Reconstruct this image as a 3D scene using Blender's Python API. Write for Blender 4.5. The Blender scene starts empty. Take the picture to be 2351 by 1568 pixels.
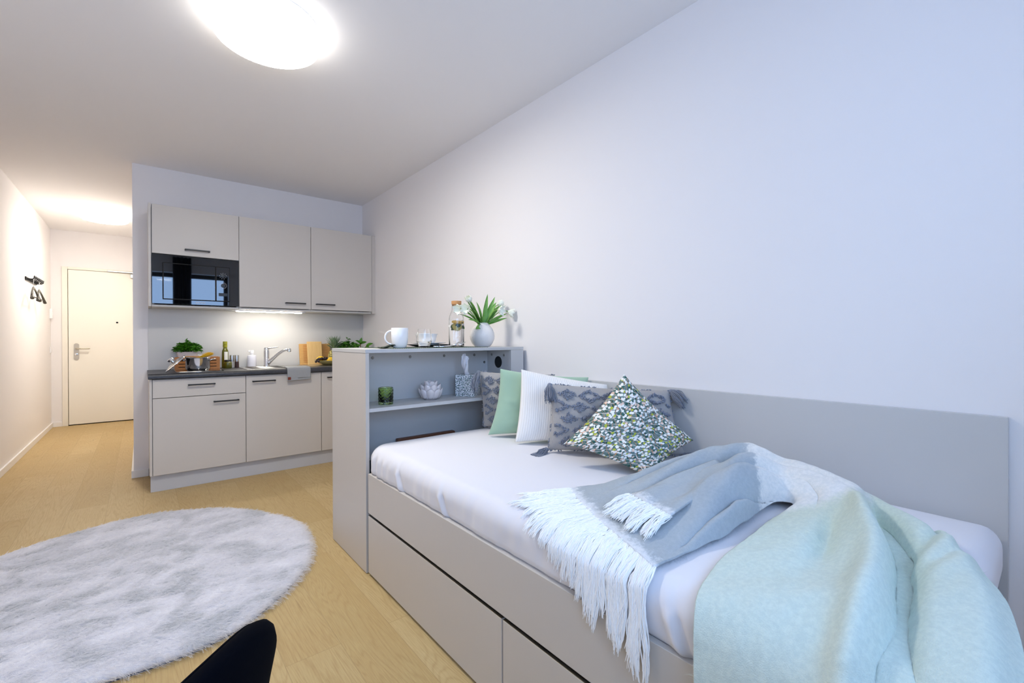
import bpy, bmesh, math, random
import numpy as np
from mathutils import Vector, Matrix, noise
S = bpy.context.scene
COL = S.collection
PI = math.pi
rnd = random.Random(7)

# ------------------------------------------------------------ camera, sky, exposure
F_PX, YAW, PITCH, ROLL = 1033.6, math.radians(39.38), math.radians(-0.184), math.radians(-0.18)
cam_d = bpy.data.cameras.new('camera')
cam = bpy.data.objects.new('camera', cam_d); COL.objects.link(cam); S.camera = cam
fw = Vector((math.sin(YAW)*math.cos(PITCH), math.cos(YAW)*math.cos(PITCH), math.sin(PITCH)))
rt = Vector((math.cos(YAW), -math.sin(YAW), 0)); up = rt.cross(fw)
rt2 = rt*math.cos(ROLL)+up*math.sin(ROLL); up2 = -rt*math.sin(ROLL)+up*math.cos(ROLL)
m = Matrix((rt2, up2, -fw)).transposed().to_4x4(); m.translation = Vector((0, 0, 1.14))
cam.matrix_world = m
cam_d.sensor_width = 36; cam_d.lens = 36*F_PX/2351; cam_d.shift_y = -0.0009
cam_d.clip_start = 0.02; cam_d.clip_end = 100

SKY = (0.38, 0.60, 1.0); SKY_S = 9.0
LAMP_C = (1.0, 0.96, 0.88); LAMP_S = 72.0
HALL_C = (1.0, 0.95, 0.83); HALL_S = 58.0
w = bpy.data.worlds.new('sky'); S.world = w; w.use_nodes = True
bg = w.node_tree.nodes['Background']; bg.inputs[0].default_value = (*SKY, 1); bg.inputs[1].default_value = SKY_S
S.view_settings.view_transform = 'Standard'; S.view_settings.look = 'None'
S.view_settings.exposure = 0.0; S.cycles.max_bounces = 14; S.cycles.diffuse_bounces = 9; S.cycles.transmission_bounces = 10; S.cycles.transparent_max_bounces = 10
S.view_settings.gamma = 1; S.view_settings.use_curve_mapping = False

# ------------------------------------------------------------ room measures
H = 2.608; XR = 1.8726; YK = 4.8694; XKL = -0.0603; XL = -0.9285; YE = 8.4154; YW = -0.62
WIN = (-0.78, 1.22, 1.05, 2.30)

pl = bpy.data.lights.new('daylight_portal', 'AREA'); pl.shape = 'RECTANGLE'
pl.size = WIN[1]-WIN[0]; pl.size_y = WIN[3]-WIN[2]; pl.cycles.is_portal = True
po = bpy.data.objects.new('daylight_portal', pl); COL.objects.link(po)
po.location = ((WIN[0]+WIN[1])/2, YW-0.13, (WIN[2]+WIN[3])/2); po.rotation_euler = (PI/2, 0, 0)

# ------------------------------------------------------------ materials
def lin(c):
    return tuple((x/12.92 if x <= .04045 else ((x+.055)/1.055)**2.4) for x in [v/255 for v in c])
class NT:
    def __init__(s, name):
        s.m = bpy.data.materials.new(name); s.m.use_nodes = True; s.t = s.m.node_tree
        s.b = s.t.nodes['Principled BSDF']
    def n(s, typ, **kw):
        n = s.t.nodes.new('ShaderNode'+typ)
        for k, v in kw.items():
            if k.startswith('_'): n.inputs[k[1:]].default_value = v
            else: setattr(n, k, v)
        return n
    def l(s, a, b): s.t.links.new(a, b)
    def tc(s, which='Object', scale=(1, 1, 1), rot=(0, 0, 0), loc=(0, 0, 0)):
        c = s.n('TexCoord'); mp = s.n('Mapping')
        mp.inputs['Scale'].default_value = scale; mp.inputs['Rotation'].default_value = rot; mp.inputs['Location'].default_value = loc
        s.l(c.outputs[which], mp.inputs[0]); return mp.outputs[0]
    def noise(s, vec, scale, detail=4, rough=.5, dist=0):
        n = s.n('TexNoise'); n.inputs['Scale'].default_value = scale; n.inputs['Detail'].default_value = detail
        n.inputs['Roughness'].default_value = rough; n.inputs['Distortion'].default_value = dist
        s.l(vec, n.inputs['Vector']); return n.outputs['Fac']
    def ramp(s, fac, stops, interp='LINEAR'):
        r = s.n('ValToRGB'); r.color_ramp.interpolation = interp
        e = r.color_ramp.elements
        while len(e) < len(stops): e.new(.5)
        for k, (p, c) in enumerate(stops): e[k].position = p; e[k].color = (*c, 1)
        s.l(fac, r.inputs[0]); return r.outputs[0]
    def mix(s, fac, a, b, mode='MIX'):
        n = s.n('Mix', data_type='RGBA', blend_type=mode)
        for v, i in ((fac, 0), (a, 6), (b, 7)):
            if hasattr(v, 'is_output'): s.l(v, n.inputs[i])
            else: n.inputs[i].default_value = v if i == 0 else (*v, 1)
        return n.outputs[2]
    def math(s, op, a, b=0., clamp=False):
        n = s.n('Math', operation=op, use_clamp=clamp)
        for i, v in enumerate((a, b)):
            if hasattr(v, 'is_output'): s.l(v, n.inputs[i])
            else: n.inputs[i].default_value = v
        return n.outputs[0]
    def bump(s, hgt, strength=.3, dist=.002):
        b = s.n('Bump'); b.inputs['Strength'].default_value = strength; b.inputs['Distance'].default_value = dist
        s.l(hgt, b.inputs['Height']); s.l(b.outputs[0], s.b.inputs['Normal'])
    def base(s, c):
        if hasattr(c, 'is_output'): s.l(c, s.b.inputs['Base Color'])
        else: s.b.inputs['Base Color'].default_value = (*c, 1)

def mat(name, rgb, rough=.5, metal=0, spec=.5, bump=None, sheen=0, coat=0, var=0):
    t = NT(name); c = lin(rgb); t.b.inputs['Roughness'].default_value = rough
    t.b.inputs['Metallic'].default_value = metal; t.b.inputs['Specular IOR Level'].default_value = spec
    t.b.inputs['Sheen Weight'].default_value = sheen; t.b.inputs['Coat Weight'].default_value = coat
    if var:
        v = t.noise(t.tc(), var[0], 3)
        t.base(t.mix(v, tuple(x*(1-var[1]) for x in c), tuple(min(1, x*(1+var[1])) for x in c)))
    else: t.base(c)
    if bump: t.bump(t.noise(t.tc(), bump[0], 3), bump[1], bump[2] if len(bump) > 2 else .002)
    return t.m

M = {}
M['wall'] = mat('wall_paint', (236, 233, 233), .9, spec=.2, bump=(350, .06, .001))
M['ceiling'] = mat('ceiling_paint', (236, 234, 234), .95, spec=.1, bump=(300, .05, .001))
M['trim'] = mat('white_trim', (238, 236, 234), .55)
M['cream'] = mat('cream_door', (238, 234, 224), .5)
M['frame_cream'] = mat('cream_frame', (236, 231, 219), .5)
M['grey_board'] = mat('light_grey_board', (198, 197, 196), .45, bump=(220, .05, .0005))
M['front'] = mat('cabinet_front', (200, 194, 187), .42, bump=(260, .05, .0005))
M['carcass'] = mat('cabinet_carcass', (190, 188, 184), .5)
M['plinth'] = mat('plinth_board', (192, 193, 197), .4)
M['splash'] = mat('splashback_board', (202, 200, 196), .4)
M['black'] = mat('black_metal', (18, 18, 20), .4)
M['dark'] = mat('dark_gap', (12, 12, 13), .8)
M['chrome'] = mat('chrome', (225, 226, 230), .08, metal=1)
M['steel'] = mat('brushed_steel', (190, 188, 184), .28, metal=1)
M['brass_grey'] = mat('satin_nickel', (196, 188, 172), .4, metal=.9)
M['white_cer'] = mat('white_ceramic', (238, 238, 238), .15)
M['white_plastic'] = mat('white_plastic', (236, 236, 238), .35)
M['black_glass'] = mat('black_glass', (5, 6, 8), .02, spec=.9)
M['black_plastic'] = mat('black_plastic', (10, 10, 12), .35)
M['sheet'] = mat('white_sheet', (226, 225, 230), .85, bump=(900, .05, .0005), sheen=.1)
M['navy'] = mat('navy_velvet', (3, 4, 11), .95, spec=.05, sheen=.0)
M['leather'] = mat('tan_leather', (120, 48, 24), .6)
M['lime_seal'] = mat('olive_green_seal', (140, 138, 20), .4)
M['soil'] = mat('soil', (50, 36, 26), .95, bump=(200, .6, .003))
M['pot'] = mat('pale_planter', (205, 196, 194), .5)
M['lemon'] = mat('lemon_skin', (238, 190, 30), .4, bump=(300, .3, .001))
M['grape'] = mat('dark_grape', (38, 18, 24), .25)
M['peel'] = mat('bowl_olive', (150, 138, 92), .4)
M['pasta'] = mat('spaghetti', (232, 186, 40), .5)
M['stem'] = mat('green_stem', (120, 165, 70), .5)
M['tulip'] = mat('white_petal', (240, 242, 228), .45, spec=.3)
M['napkin'] = mat('dark_green_napkin', (52, 62, 48), .9)
M['plate_dark'] = mat('dark_plate', (70, 72, 76), .3)
M['window_frame'] = mat('anthracite_frame', (45, 47, 50), .5)
M['curtain'] = mat('dark_curtain', (30, 30, 34), .9)
M['screw'] = mat('steel_screw', (150, 145, 138), .4, metal=.8)
M['hole'] = mat('hole_shade', (8, 8, 10), .6)  # flat black standing in for the shade inside the cable hole
M['petal_cer'] = mat('lilac_white_glaze', (224, 216, 216), .18, coat=.6)
M['bark'] = mat('brown_board', (110, 66, 42), .5, bump=(60, .3))
M['book'] = mat('dark_spine', (40, 52, 60), .6)
M['greenvel'] = mat('sage_velvet', (158, 188, 164), .9, sheen=.3, bump=(400, .25, .001), var=(9, .06))
M['fringe'] = mat('white_yarn', (244, 243, 240), .95, sheen=.2)
M['tassel'] = mat('grey_blue_yarn', (128, 134, 148), .95, sheen=.2)
M['tissue'] = mat('white_tissue', (240, 240, 245), .9)
M['dishcloth'] = mat('grey_towel', (152, 154, 156), .95, bump=(900, .5, .001))
M['cork_t'] = mat('cork', (190, 140, 92), .9, bump=(350, .5, .001), var=(250, .25))
M['rose_leather'] = M['leather']

def leafmat(name, a, b, rough=.45):
    t = NT(name); t.base(t.mix(t.noise(t.tc(), 30, 3), lin(a), lin(b))); t.b.inputs['Roughness'].default_value = rough
    t.b.inputs['Subsurface Weight'].default_value = 0; return t.m
M['parsley'] = leafmat('parsley_leaf', (40, 104, 10), (84, 150, 30))
M['basil'] = leafmat('basil_leaf', (30, 90, 12), (90, 150, 36))
M['tulip_leaf'] = leafmat('tulip_leaf', (84, 144, 56), (136, 186, 90))
M['mint_leaf'] = leafmat('mint_leaf', (24, 66, 20), (60, 110, 40))
M['pine_leaf'] = leafmat('pineapple_leaf', (70, 100, 70), (140, 160, 120), .6)

def glass(name, tint=(1, 1, 1), rough=0.0, ior=1.45):
    t = NT(name); t.b.inputs['Transmission Weight'].default_value = 1; t.b.inputs['Roughness'].default_value = rough
    t.b.inputs['IOR'].default_value = ior; t.base(tint); return t
M['glass'] = glass('clear_glass').m
M['water'] = glass('water', ior=1.33).m
g = glass('green_glass', (.74, .95, .42)); g.bump(g.noise(g.tc(), 60, 1), .3, .002); M['green_glass'] = g.m
M['oil'] = mat('olive_oil', (92, 92, 4), .12, coat=.5)
M['pesto'] = mat('green_pesto', (86, 86, 14), .3, bump=(180, .5), coat=.6)
M['bottle_label'] = mat('paper_label', (225, 225, 215), .6)
M['pepper'] = mat('peppercorns', (60, 36, 34), .4, bump=(300, .8), var=(250, .5))
M['salt'] = mat('white_salt', (210, 205, 204), .5)

def m_emit(name, c, s):
    t = NT(name); t.base((.9, .9, .9)); t.b.inputs['Emission Color'].default_value = (*c, 1)
    t.b.inputs['Emission Strength'].default_value = s; return t.m
M['lamp'] = m_emit('lit_diffuser', LAMP_C, LAMP_S)
M['hall_lamp'] = m_emit('lit_hall_diffuser', HALL_C, HALL_S)
M['strip'] = m_emit('lit_strip', (1.0, .93, .82), 60.0)
M['lamp_side'] = m_emit('lit_diffuser_side', LAMP_C, LAMP_S*.095)
M['hall_side'] = m_emit('lit_hall_diffuser_side', HALL_C, HALL_S*.13)

def m_floor():
    t = NT('oak_planks')
    v = t.tc('Object', rot=(0, 0, PI/2))
    br = t.n('TexBrick'); br.offset = .37; br.offset_frequency = 2; br.squash = 1
    br.inputs['Scale'].default_value = 1; br.inputs['Brick Width'].default_value = 1.25; br.inputs['Row Height'].default_value = .19
    br.inputs['Mortar Size'].default_value = .0012; br.inputs['Mortar Smooth'].default_value = .3; br.inputs['Bias'].default_value = 0
    br.inputs['Color1'].default_value = (0, 0, 0, 1); br.inputs['Color2'].default_value = (1, 1, 1, 1); br.inputs['Mortar'].default_value = (.5, .5, .5, 1)
    t.l(v, br.inputs['Vector'])
    sep = t.n('SeparateColor'); t.l(br.outputs['Color'], sep.inputs[0]); rv = sep.outputs[0]
    off = t.n('CombineXYZ'); t.l(t.math('MULTIPLY', rv, 37.), off.inputs[0]); t.l(t.math('MULTIPLY', rv, 11.), off.inputs[1])
    ad = t.n('VectorMath', operation='ADD'); t.l(v, ad.inputs[0]); t.l(off.outputs[0], ad.inputs[1])
    mp = t.n('Mapping'); mp.inputs['Scale'].default_value = (.55, 6.5, 1); t.l(ad.outputs[0], mp.inputs[0])
    mp2 = t.n('Mapping'); mp2.inputs['Scale'].default_value = (2.2, 40, 1); t.l(ad.outputs[0], mp2.inputs[0])
    field = t.noise(mp.outputs[0], 1.2, 2, .45, .5)
    rings = t.math('FRACT', t.math('MULTIPLY', field, 30.))
    rings = t.math('ABSOLUTE', t.math('SUBTRACT', rings, .5))
    fine = t.noise(mp2.outputs[0], 6, 5, .6)
    big = t.noise(ad.outputs[0], 3.5, 4, .6)
    c = t.mix(rv, lin((190, 168, 118)), lin((205, 185, 138)))
    c = t.mix(t.math('MULTIPLY', t.math('SUBTRACT', 1.0, big), .75), c, lin((182, 150, 98)))
    c = t.mix(t.math('MULTIPLY', t.ramp(rings, [(.0, (1, 1, 1)), (.26, (0, 0, 0))]), t.math('MULTIPLY', fine, .62)), c, lin((160, 128, 80)))
    c = t.mix(t.math('MULTIPLY', t.ramp(fine, [(.35, (0, 0, 0)), (.75, (1, 1, 1))]), .45), c, lin((158, 128, 82)))
    kn = t.n('TexVoronoi'); kn.inputs['Scale'].default_value = 2.3; t.l(mp.outputs[0], kn.inputs['Vector'])
    knot = t.ramp(kn.outputs['Distance'], [(0, (1, 1, 1)), (.09, (0, 0, 0))])
    c = t.mix(t.math('MULTIPLY', knot, .45), c, lin((120, 88, 52)))
    c = t.mix(t.math('MULTIPLY', br.outputs['Fac'], .35), c, lin((120, 96, 60)))
    t.base(c); t.b.inputs['Roughness'].default_value = .48; t.b.inputs['Specular IOR Level'].default_value = .35
    t.bump(fine, .08, .001); return t.m
M['floor'] = m_floor()

def m_wood(name, a, b, scale=(2, 30, 30), rough=.45):
    t = NT(name); v = t.tc('Object', scale=scale)
    f = t.noise(v, 3, 4, .6, .4); t.base(t.mix(f, lin(a), lin(b))); t.b.inputs['Roughness'].default_value = rough; return t.m
M['bamboo'] = m_wood('bamboo', (206, 164, 96), (232, 198, 138), (40, 40, 3))
M['oak_board'] = m_wood('oak_board', (186, 138, 74), (216, 172, 104), (5, 40, 40))
M['bamboo_dark'] = m_wood('dark_bamboo', (160, 96, 40), (196, 134, 66), (60, 60, 4))
M['spoonwood'] = m_wood('spoon_wood', (176, 130, 84), (200, 156, 108), (10, 60, 60))
def m_slate():
    t = NT('slate_worktop'); v = t.tc()
    n1 = t.noise(v, 14, 8, .75); n2 = t.noise(v, 160, 4, .7)
    c = t.ramp(n1, [(.3, lin((30, 31, 36))), (.7, lin((64, 63, 67)))])
    c = t.mix(t.ramp(n2, [(.6, (0, 0, 0)), (.72, (1, 1, 1))]), c, lin((98, 98, 102)))
    t.base(c); t.b.inputs['Roughness'].default_value = .38; t.bump(n2, .15, .001); return t.m
M['slate'] = m_slate()
def m_dots():
    t = NT('leaf_print_card'); v = t.tc('Object'); c = lin((228, 232, 238))
    for k, (sc, thr, col) in enumerate([(125, .36, (40, 86, 84)), (150, .30, (66, 116, 112)), (135, .28, (30, 52, 78))]):
        vo = t.n('TexVoronoi'); vo.inputs['Scale'].default_value = sc
        mp = t.n('Mapping'); mp.inputs['Location'].default_value = (k*3.1, k*1.7, k*.9); mp.inputs['Rotation'].default_value = (k*.7, k*.4, k); t.l(v, mp.inputs[0]); t.l(mp.outputs[0], vo.inputs['Vector'])
        c = t.mix(t.math('LESS_THAN', vo.outputs['Distance'], thr), c, lin(col))
    t.base(c); t.b.inputs['Roughness'].default_value = .5; return t.m
M['dots'] = m_dots()
def m_leafprint():
    t = NT('leaf_print_fabric'); uv = t.n('TexCoord').outputs['UV']
    base = t.mix(t.noise(uv, 9, 3), lin((92, 118, 116)), lin((108, 130, 127)))
    c = base
    # dark leaves first, then stems, then pale leaves
    pal = [(0, lin((238, 236, 232))), (.38, lin((228, 200, 182))), (.56, lin((236, 238, 234))), (.74, lin((176, 186, 60))), (.88, lin((232, 238, 236)))]
    dk = [(0, lin((26, 78, 70))), (.6, lin((44, 96, 88)))]
    def layer(c, k, sc, thr, present, palette, asp=1.45):
        mp = t.n('Mapping'); mp.inputs['Rotation'].default_value = (0, 0, k*.83+.3); mp.inputs['Location'].default_value = (k*2.37, k*5.1, 0)
        mp.inputs['Scale'].default_value = (sc, sc/asp, 1); t.l(uv, mp.inputs[0])
        nz = t.n('TexNoise'); nz.inputs['Scale'].default_value = 1.1; t.l(mp.outputs[0], nz.inputs['Vector'])
        vm = t.n('VectorMath', operation='MULTIPLY_ADD'); vm.inputs[1].default_value = (.35, .35, 0); t.l(nz.outputs['Color'], vm.inputs[0]); t.l(mp.outputs[0], vm.inputs[2])
        vo = t.n('TexVoronoi', voronoi_dimensions='2D'); vo.inputs['Scale'].default_value = 1; vo.inputs['Randomness'].default_value = .75
        t.l(vm.outputs[0], vo.inputs['Vector'])
        sp = t.n('SeparateColor'); t.l(vo.outputs['Color'], sp.inputs[0])
        msk = t.math('MULTIPLY', t.math('LESS_THAN', vo.outputs['Distance'], thr), t.math('LESS_THAN', sp.outputs[0], present))
        return t.mix(msk, c, t.ramp(sp.outputs[1], palette, 'CONSTANT'))
    c = layer(c, 0, 25, .40, .35, dk)
    c = layer(c, 1, 28, .38, .35, dk)
    for k, col in ((0, (30, 84, 76)), (1, (232, 232, 226)), (2, (196, 140, 100))):
        w_ = t.n('TexWave'); w_.inputs['Scale'].default_value = 1.7+k*.6; w_.inputs['Distortion'].default_value = 9; w_.inputs['Detail'].default_value = 1; w_.inputs['Detail Scale'].default_value = 1.6
        mp = t.n('Mapping'); mp.inputs['Rotation'].default_value = (0, 0, k*1.1); mp.inputs['Scale'].default_value = (2.2, 2.2, 1); t.l(uv, mp.inputs[0]); t.l(mp.outputs[0], w_.inputs['Vector'])
        c = t.mix(t.math('GREATER_THAN', w_.outputs['Fac'], .972), c, lin(col))
    for k in range(2, 6): c = layer(c, k, 25+k*1.1, .36, .29, pal)
    t.base(c); t.b.inputs['Roughness'].default_value = .75; t.bump(t.noise(uv, 300, 2), .1, .001); return t.m
M['leafprint'] = m_leafprint()
def m_linen():
    t = NT('grey_linen'); uv = t.n('TexCoord').outputs['UV']
    a = t.n('Mapping'); a.inputs['Scale'].default_value = (400, 20, 1); t.l(uv, a.inputs[0])
    b = t.n('Mapping'); b.inputs['Scale'].default_value = (20, 400, 1); t.l(uv, b.inputs[0])
    f = t.math('ADD', t.noise(a.outputs[0], 1, 2), t.noise(b.outputs[0], 1, 2))
    t.base(t.mix(t.math('MULTIPLY', f, .5), lin((138, 136, 136)), lin((182, 179, 177)))); t.b.inputs['Roughness'].default_value = .9; t.bump(f, .2, .001); return t.m
M['linen'] = m_linen()
def m_cord():
    t = NT('white_corduroy'); uv = t.n('TexCoord').outputs['UV']
    sp = t.n('SeparateXYZ'); t.l(uv, sp.inputs[0])
    f = t.math('ABSOLUTE', t.math('SINE', t.math('MULTIPLY', sp.outputs[0], PI*46)))
    t.base(t.mix(f, lin((230, 227, 222)), lin((240, 238, 235)))); t.b.inputs['Roughness'].default_value = .95
    t.bump(t.math('POWER', f, .5), .45, .0025); return t.m
M['cord'] = m_cord()
def m_throw(fur=False):
    t = NT('mohair_fuzz' if fur else 'mohair_throw'); uv = t.n('TexCoord').outputs['UV']; ob = t.tc('Object')
    sp = t.n('SeparateXYZ'); t.l(uv, sp.inputs[0])
    st = t.math('ADD', sp.outputs[1], t.math('MULTIPLY', t.math('SUBTRACT', t.noise(ob, 60, 5, .7), .5), .05))
    c = t.ramp(st, [(0, lin((244, 245, 248))), (.010, lin((240, 242, 246))), (.022, lin((174, 183, 190))), (.275, lin((174, 183, 190))), (.288, lin((248, 245, 240))),
                    (.505, lin((248, 245, 240))), (.54, lin((218, 228, 206))), (.62, lin((222, 238, 224))), (.84, lin((222, 236, 224))), (.90, lin((188, 206, 202))), (1, lin((170, 190, 188)))])
    mot = t.noise(ob, 95, 5, .7); mot2 = t.noise(ob, 9, 3)
    c = t.mix(t.ramp(mot, [(.40, (.6, .6, .6)), (.62, (0, 0, 0))]), c, t.mix(1.0, c, (.78, .82, .84), 'MULTIPLY'))
    c = t.mix(t.math('MULTIPLY', mot2, .22), c, lin((226, 238, 240)))
    t.base(c); t.b.inputs['Roughness'].default_value = 1; t.b.inputs['Sheen Weight'].default_value = .35; t.b.inputs['Specular IOR Level'].default_value = .1
    t.bump(t.noise(ob, 420, 4, .7), .8, .003)
    if fur:
        a = t.n('BsdfDiffuse'); b_ = t.n('BsdfTranslucent'); mx = t.n('MixShader'); mx.inputs[0].default_value = .5
        c = t.mix(.25, c, (1, 1, 1))
        t.l(c, a.inputs[0]); t.l(c, b_.inputs[0]); t.l(a.outputs[0], mx.inputs[1]); t.l(b_.outputs[0], mx.inputs[2]); t.l(mx.outputs[0], t.t.nodes['Material Output'].inputs[0])
    return t.m
M['throw'] = m_throw(); M['throw_fur'] = m_throw(True)
def m_rug(name):
    t = NT(name); ob = t.tc('Object')
    mp = t.n('Mapping'); mp.inputs['Rotation'].default_value = (0, 0, -.5); mp.inputs['Scale'].default_value = (1, 1.7, 1); t.l(ob, mp.inputs[0])
    n1 = t.noise(mp.outputs[0], 3.6, 4, .6, 1.4)
    t.base(t.ramp(n1, [(.38, lin((186, 188, 192))), (.52, lin((222, 222, 228))), (.7, lin((236, 236, 242)))]))
    t.b.inputs['Roughness'].default_value = 1; t.b.inputs['Specular IOR Level'].default_value = .05
    t.bump(t.noise(ob, 160, 4, .7), .8, .006); return t.m
M['rug'] = m_rug('rug_pile')
def m_fur(name, ramp):
    t = NT(name); ob = t.tc('Object'); mp = t.n('Mapping'); mp.inputs['Rotation'].default_value = (0, 0, -.5); mp.inputs['Scale'].default_value = (1, 1.7, 1); t.l(ob, mp.inputs[0])
    c = t.ramp(t.noise(mp.outputs[0], 3.6, 4, .6, 1.4), ramp)
    a = t.n('BsdfDiffuse'); b_ = t.n('BsdfTranslucent'); mx = t.n('MixShader'); mx.inputs[0].default_value = .5
    t.l(c, a.inputs[0]); t.l(c, b_.inputs[0]); t.l(a.outputs[0], mx.inputs[1]); t.l(b_.outputs[0], mx.inputs[2]); t.l(mx.outputs[0], t.t.nodes['Material Output'].inputs[0]); return t.m
M['rug_fur'] = m_fur('rug_fur', [(.36, lin((238, 239, 242))), (.5, lin((246, 246, 249))), (.7, lin((252, 252, 254)))])
M['fringe'] = mat('white_yarn_fluff', (253, 253, 252), .9, sheen=.6); M['rug_edge'] = mat('rug_backing', (90, 98, 116), .95)
def m_pine():
    t = NT('pineapple_skin'); ob = t.tc('Object')
    vo = t.n('TexVoronoi'); vo.inputs['Scale'].default_value = 62; vo.inputs['Randomness'].default_value = .35; t.l(ob, vo.inputs['Vector'])
    t.base(t.ramp(vo.outputs['Distance'], [(.0, lin((120, 100, 30))), (.25, lin((212, 200, 130))), (.5, lin((190, 170, 90))), (.62, lin((52, 70, 20)))]))
    t.b.inputs['Roughness'].default_value = .6; iv = t.math('SUBTRACT', 1., vo.outputs['Distance']); t.bump(iv, .8, .006); return t.m
M['pineapple'] = m_pine()
def m_vase():
    t = NT('hammered_white_glaze'); ob = t.tc('Object')
    vo = t.n('TexVoronoi'); vo.inputs['Scale'].default_value = 210; vo.inputs['Randomness'].default_value = .4; t.l(ob, vo.inputs['Vector'])
    t.base(lin((234, 231, 228))); t.b.inputs['Roughness'].default_value = .16; t.bump(t.math('SUBTRACT', 1., vo.outputs['Distance']), .5, .002); return t.m
M['vase'] = m_vase()
def m_mat():
    t = NT('woven_placemat'); ob = t.tc('Object')
    ck = t.n('TexChecker'); ck.inputs['Scale'].default_value = 160; t.l(ob, ck.inputs[0])
    t.base(t.mix(ck.outputs['Fac'], lin((40, 54, 44)), lin((120, 134, 118)))); t.b.inputs['Roughness'].default_value = .95; return t.m
M['placemat'] = m_mat()

# ------------------------------------------------------------ object helpers
def new_mesh(name, bm, m, parent=None, smooth=False, off=None):
    """bm holds world (or root-local) coordinates; the object is shifted to its root's origin"""
    me = bpy.data.meshes.new(name)
    if off is not None: bmesh.ops.translate(bm, vec=-Vector(off), verts=bm.verts)
    bmesh.ops.recalc_face_normals(bm, faces=bm.faces)
    bm.to_mesh(me); bm.free()
    o = bpy.data.objects.new(name, me); COL.objects.link(o)
    for x in (m if isinstance(m, list) else [m]): me.materials.append(x)
    if smooth:
        for p in me.polygons: p.use_smooth = True
        if smooth is not True: me.set_sharp_from_angle(angle=math.radians(smooth))
    if parent: o.parent = parent
    return o
def thing(name, label, cat, loc=(0, 0, 0), group=None, rot=None):
    o = bpy.data.objects.new(name, None); COL.objects.link(o); o.location = loc
    o.empty_display_size = .05
    if rot: o.rotation_euler = rot
    o['label'] = label; o['category'] = cat
    if group: o['group'] = group
    return o
def tag(o, label, cat, group=None, kind=None):
    o['label'] = label; o['category'] = cat
    if group: o['group'] = group
    if kind: o['kind'] = kind
    return o
def part(name, bm, m, root, smooth=False, parent=None, world=True):
    """a mesh part; coordinates in world space when world, else in the root's own frame"""
    return new_mesh(name, bm, m, parent or root, smooth, root.location if world else None)
def single(name, bm, m, loc, label, cat, group=None, smooth=False):
    o = new_mesh(name, bm, m, None, smooth, loc); o.location = loc
    return tag(o, label, cat, group)
def struct(name, bm, m, parent=None, smooth=False):
    o = new_mesh(name, bm, m, parent, smooth)
    if not parent: o['kind'] = 'structure'
    return o
def BM(): return bmesh.new()
def box(bm, x0, x1, y0, y1, z0, z1, bev=0, seg=2, mtx=None):
    vs = [bm.verts.new(p) for p in [(x0, y0, z0), (x1, y0, z0), (x1, y1, z0), (x0, y1, z0), (x0, y0, z1), (x1, y0, z1), (x1, y1, z1), (x0, y1, z1)]]
    fs = [bm.faces.new([vs[i] for i in q]) for q in [(0, 3, 2, 1), (4, 5, 6, 7), (0, 1, 5, 4), (1, 2, 6, 5), (2, 3, 7, 6), (3, 0, 4, 7)]]
    if bev:
        es = set(e for f in fs for e in f.edges)
        r = bmesh.ops.bevel(bm, geom=list(es), offset=bev, segments=seg, profile=.5, affect='EDGES', clamp_overlap=True)
        vs = list(set(v for f in r['faces'] for v in f.verts) | set(v for v in vs if v.is_valid))
    if mtx is not None: bmesh.ops.transform(bm, matrix=mtx, verts=[v for v in vs if v.is_valid])
    return bm
def B(x0, x1, y0, y1, z0, z1, bev=0): return box(BM(), x0, x1, y0, y1, z0, z1, bev)
def lathe(bm, prof, c=(0, 0, 0), seg=40, mtx=None, mi=0):
    rings = []
    for r, z in prof:
        if r < 1e-6: rings.append([bm.verts.new((c[0], c[1], c[2]+z))])
        else: rings.append([bm.verts.new((c[0]+r*math.cos(2*PI*k/seg), c[1]+r*math.sin(2*PI*k/seg), c[2]+z)) for k in range(seg)])
    for a, b in zip(rings, rings[1:]):
        for k in range(seg):
            k2 = (k+1) % seg
            q = []
            if len(a) == 1 and len(b) == 1: continue
            if len(a) == 1: q = [a[0], b[k2], b[k]]
            elif len(b) == 1: q = [a[k], a[k2], b[0]]
            else: q = [a[k], a[k2], b[k2], b[k]]
            f = bm.faces.new(q); f.material_index = mi
    if mtx is not None: bmesh.ops.transform(bm, matrix=mtx, verts=[v for r in rings for v in r])
    return bm
def tube(bm, pts, rad, seg=8, caps=True):
    pts = [Vector(p) for p in pts]; n = len(pts)
    rads = rad if isinstance(rad, (list, tuple)) else [rad]*n
    t0 = (pts[1]-pts[0]).normalized(); a = Vector((0, 0, 1)) if abs(t0.z) < .9 else Vector((1, 0, 0))
    u = t0.cross(a).normalized(); rings = []
    for i, p in enumerate(pts):
        t = (pts[min(i+1, n-1)]-pts[max(i-1, 0)]).normalized()
        u = (u-t*u.dot(t)).normalized(); v = t.cross(u)
        rings.append([bm.verts.new(p+(u*math.cos(2*PI*k/seg)+v*math.sin(2*PI*k/seg))*rads[i]) for k in range(seg)])
    for a_, b_ in zip(rings, rings[1:]):
        for k in range(seg): bm.faces.new([a_[k], a_[(k+1) % seg], b_[(k+1) % seg], b_[k]])
    if caps and seg > 2: bm.faces.new(rings[0][::-1]); bm.faces.new(rings[-1])
    return bm
def sph(bm, c, r, sub=2, sc=(1, 1, 1), rot=None):
    mt = Matrix.Translation(c) @ (rot.to_4x4() if rot else Matrix()) @ Matrix.Diagonal((r*sc[0], r*sc[1], r*sc[2], 1))
    bmesh.ops.create_icosphere(bm, subdivisions=sub, radius=1, matrix=mt); return bm
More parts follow.
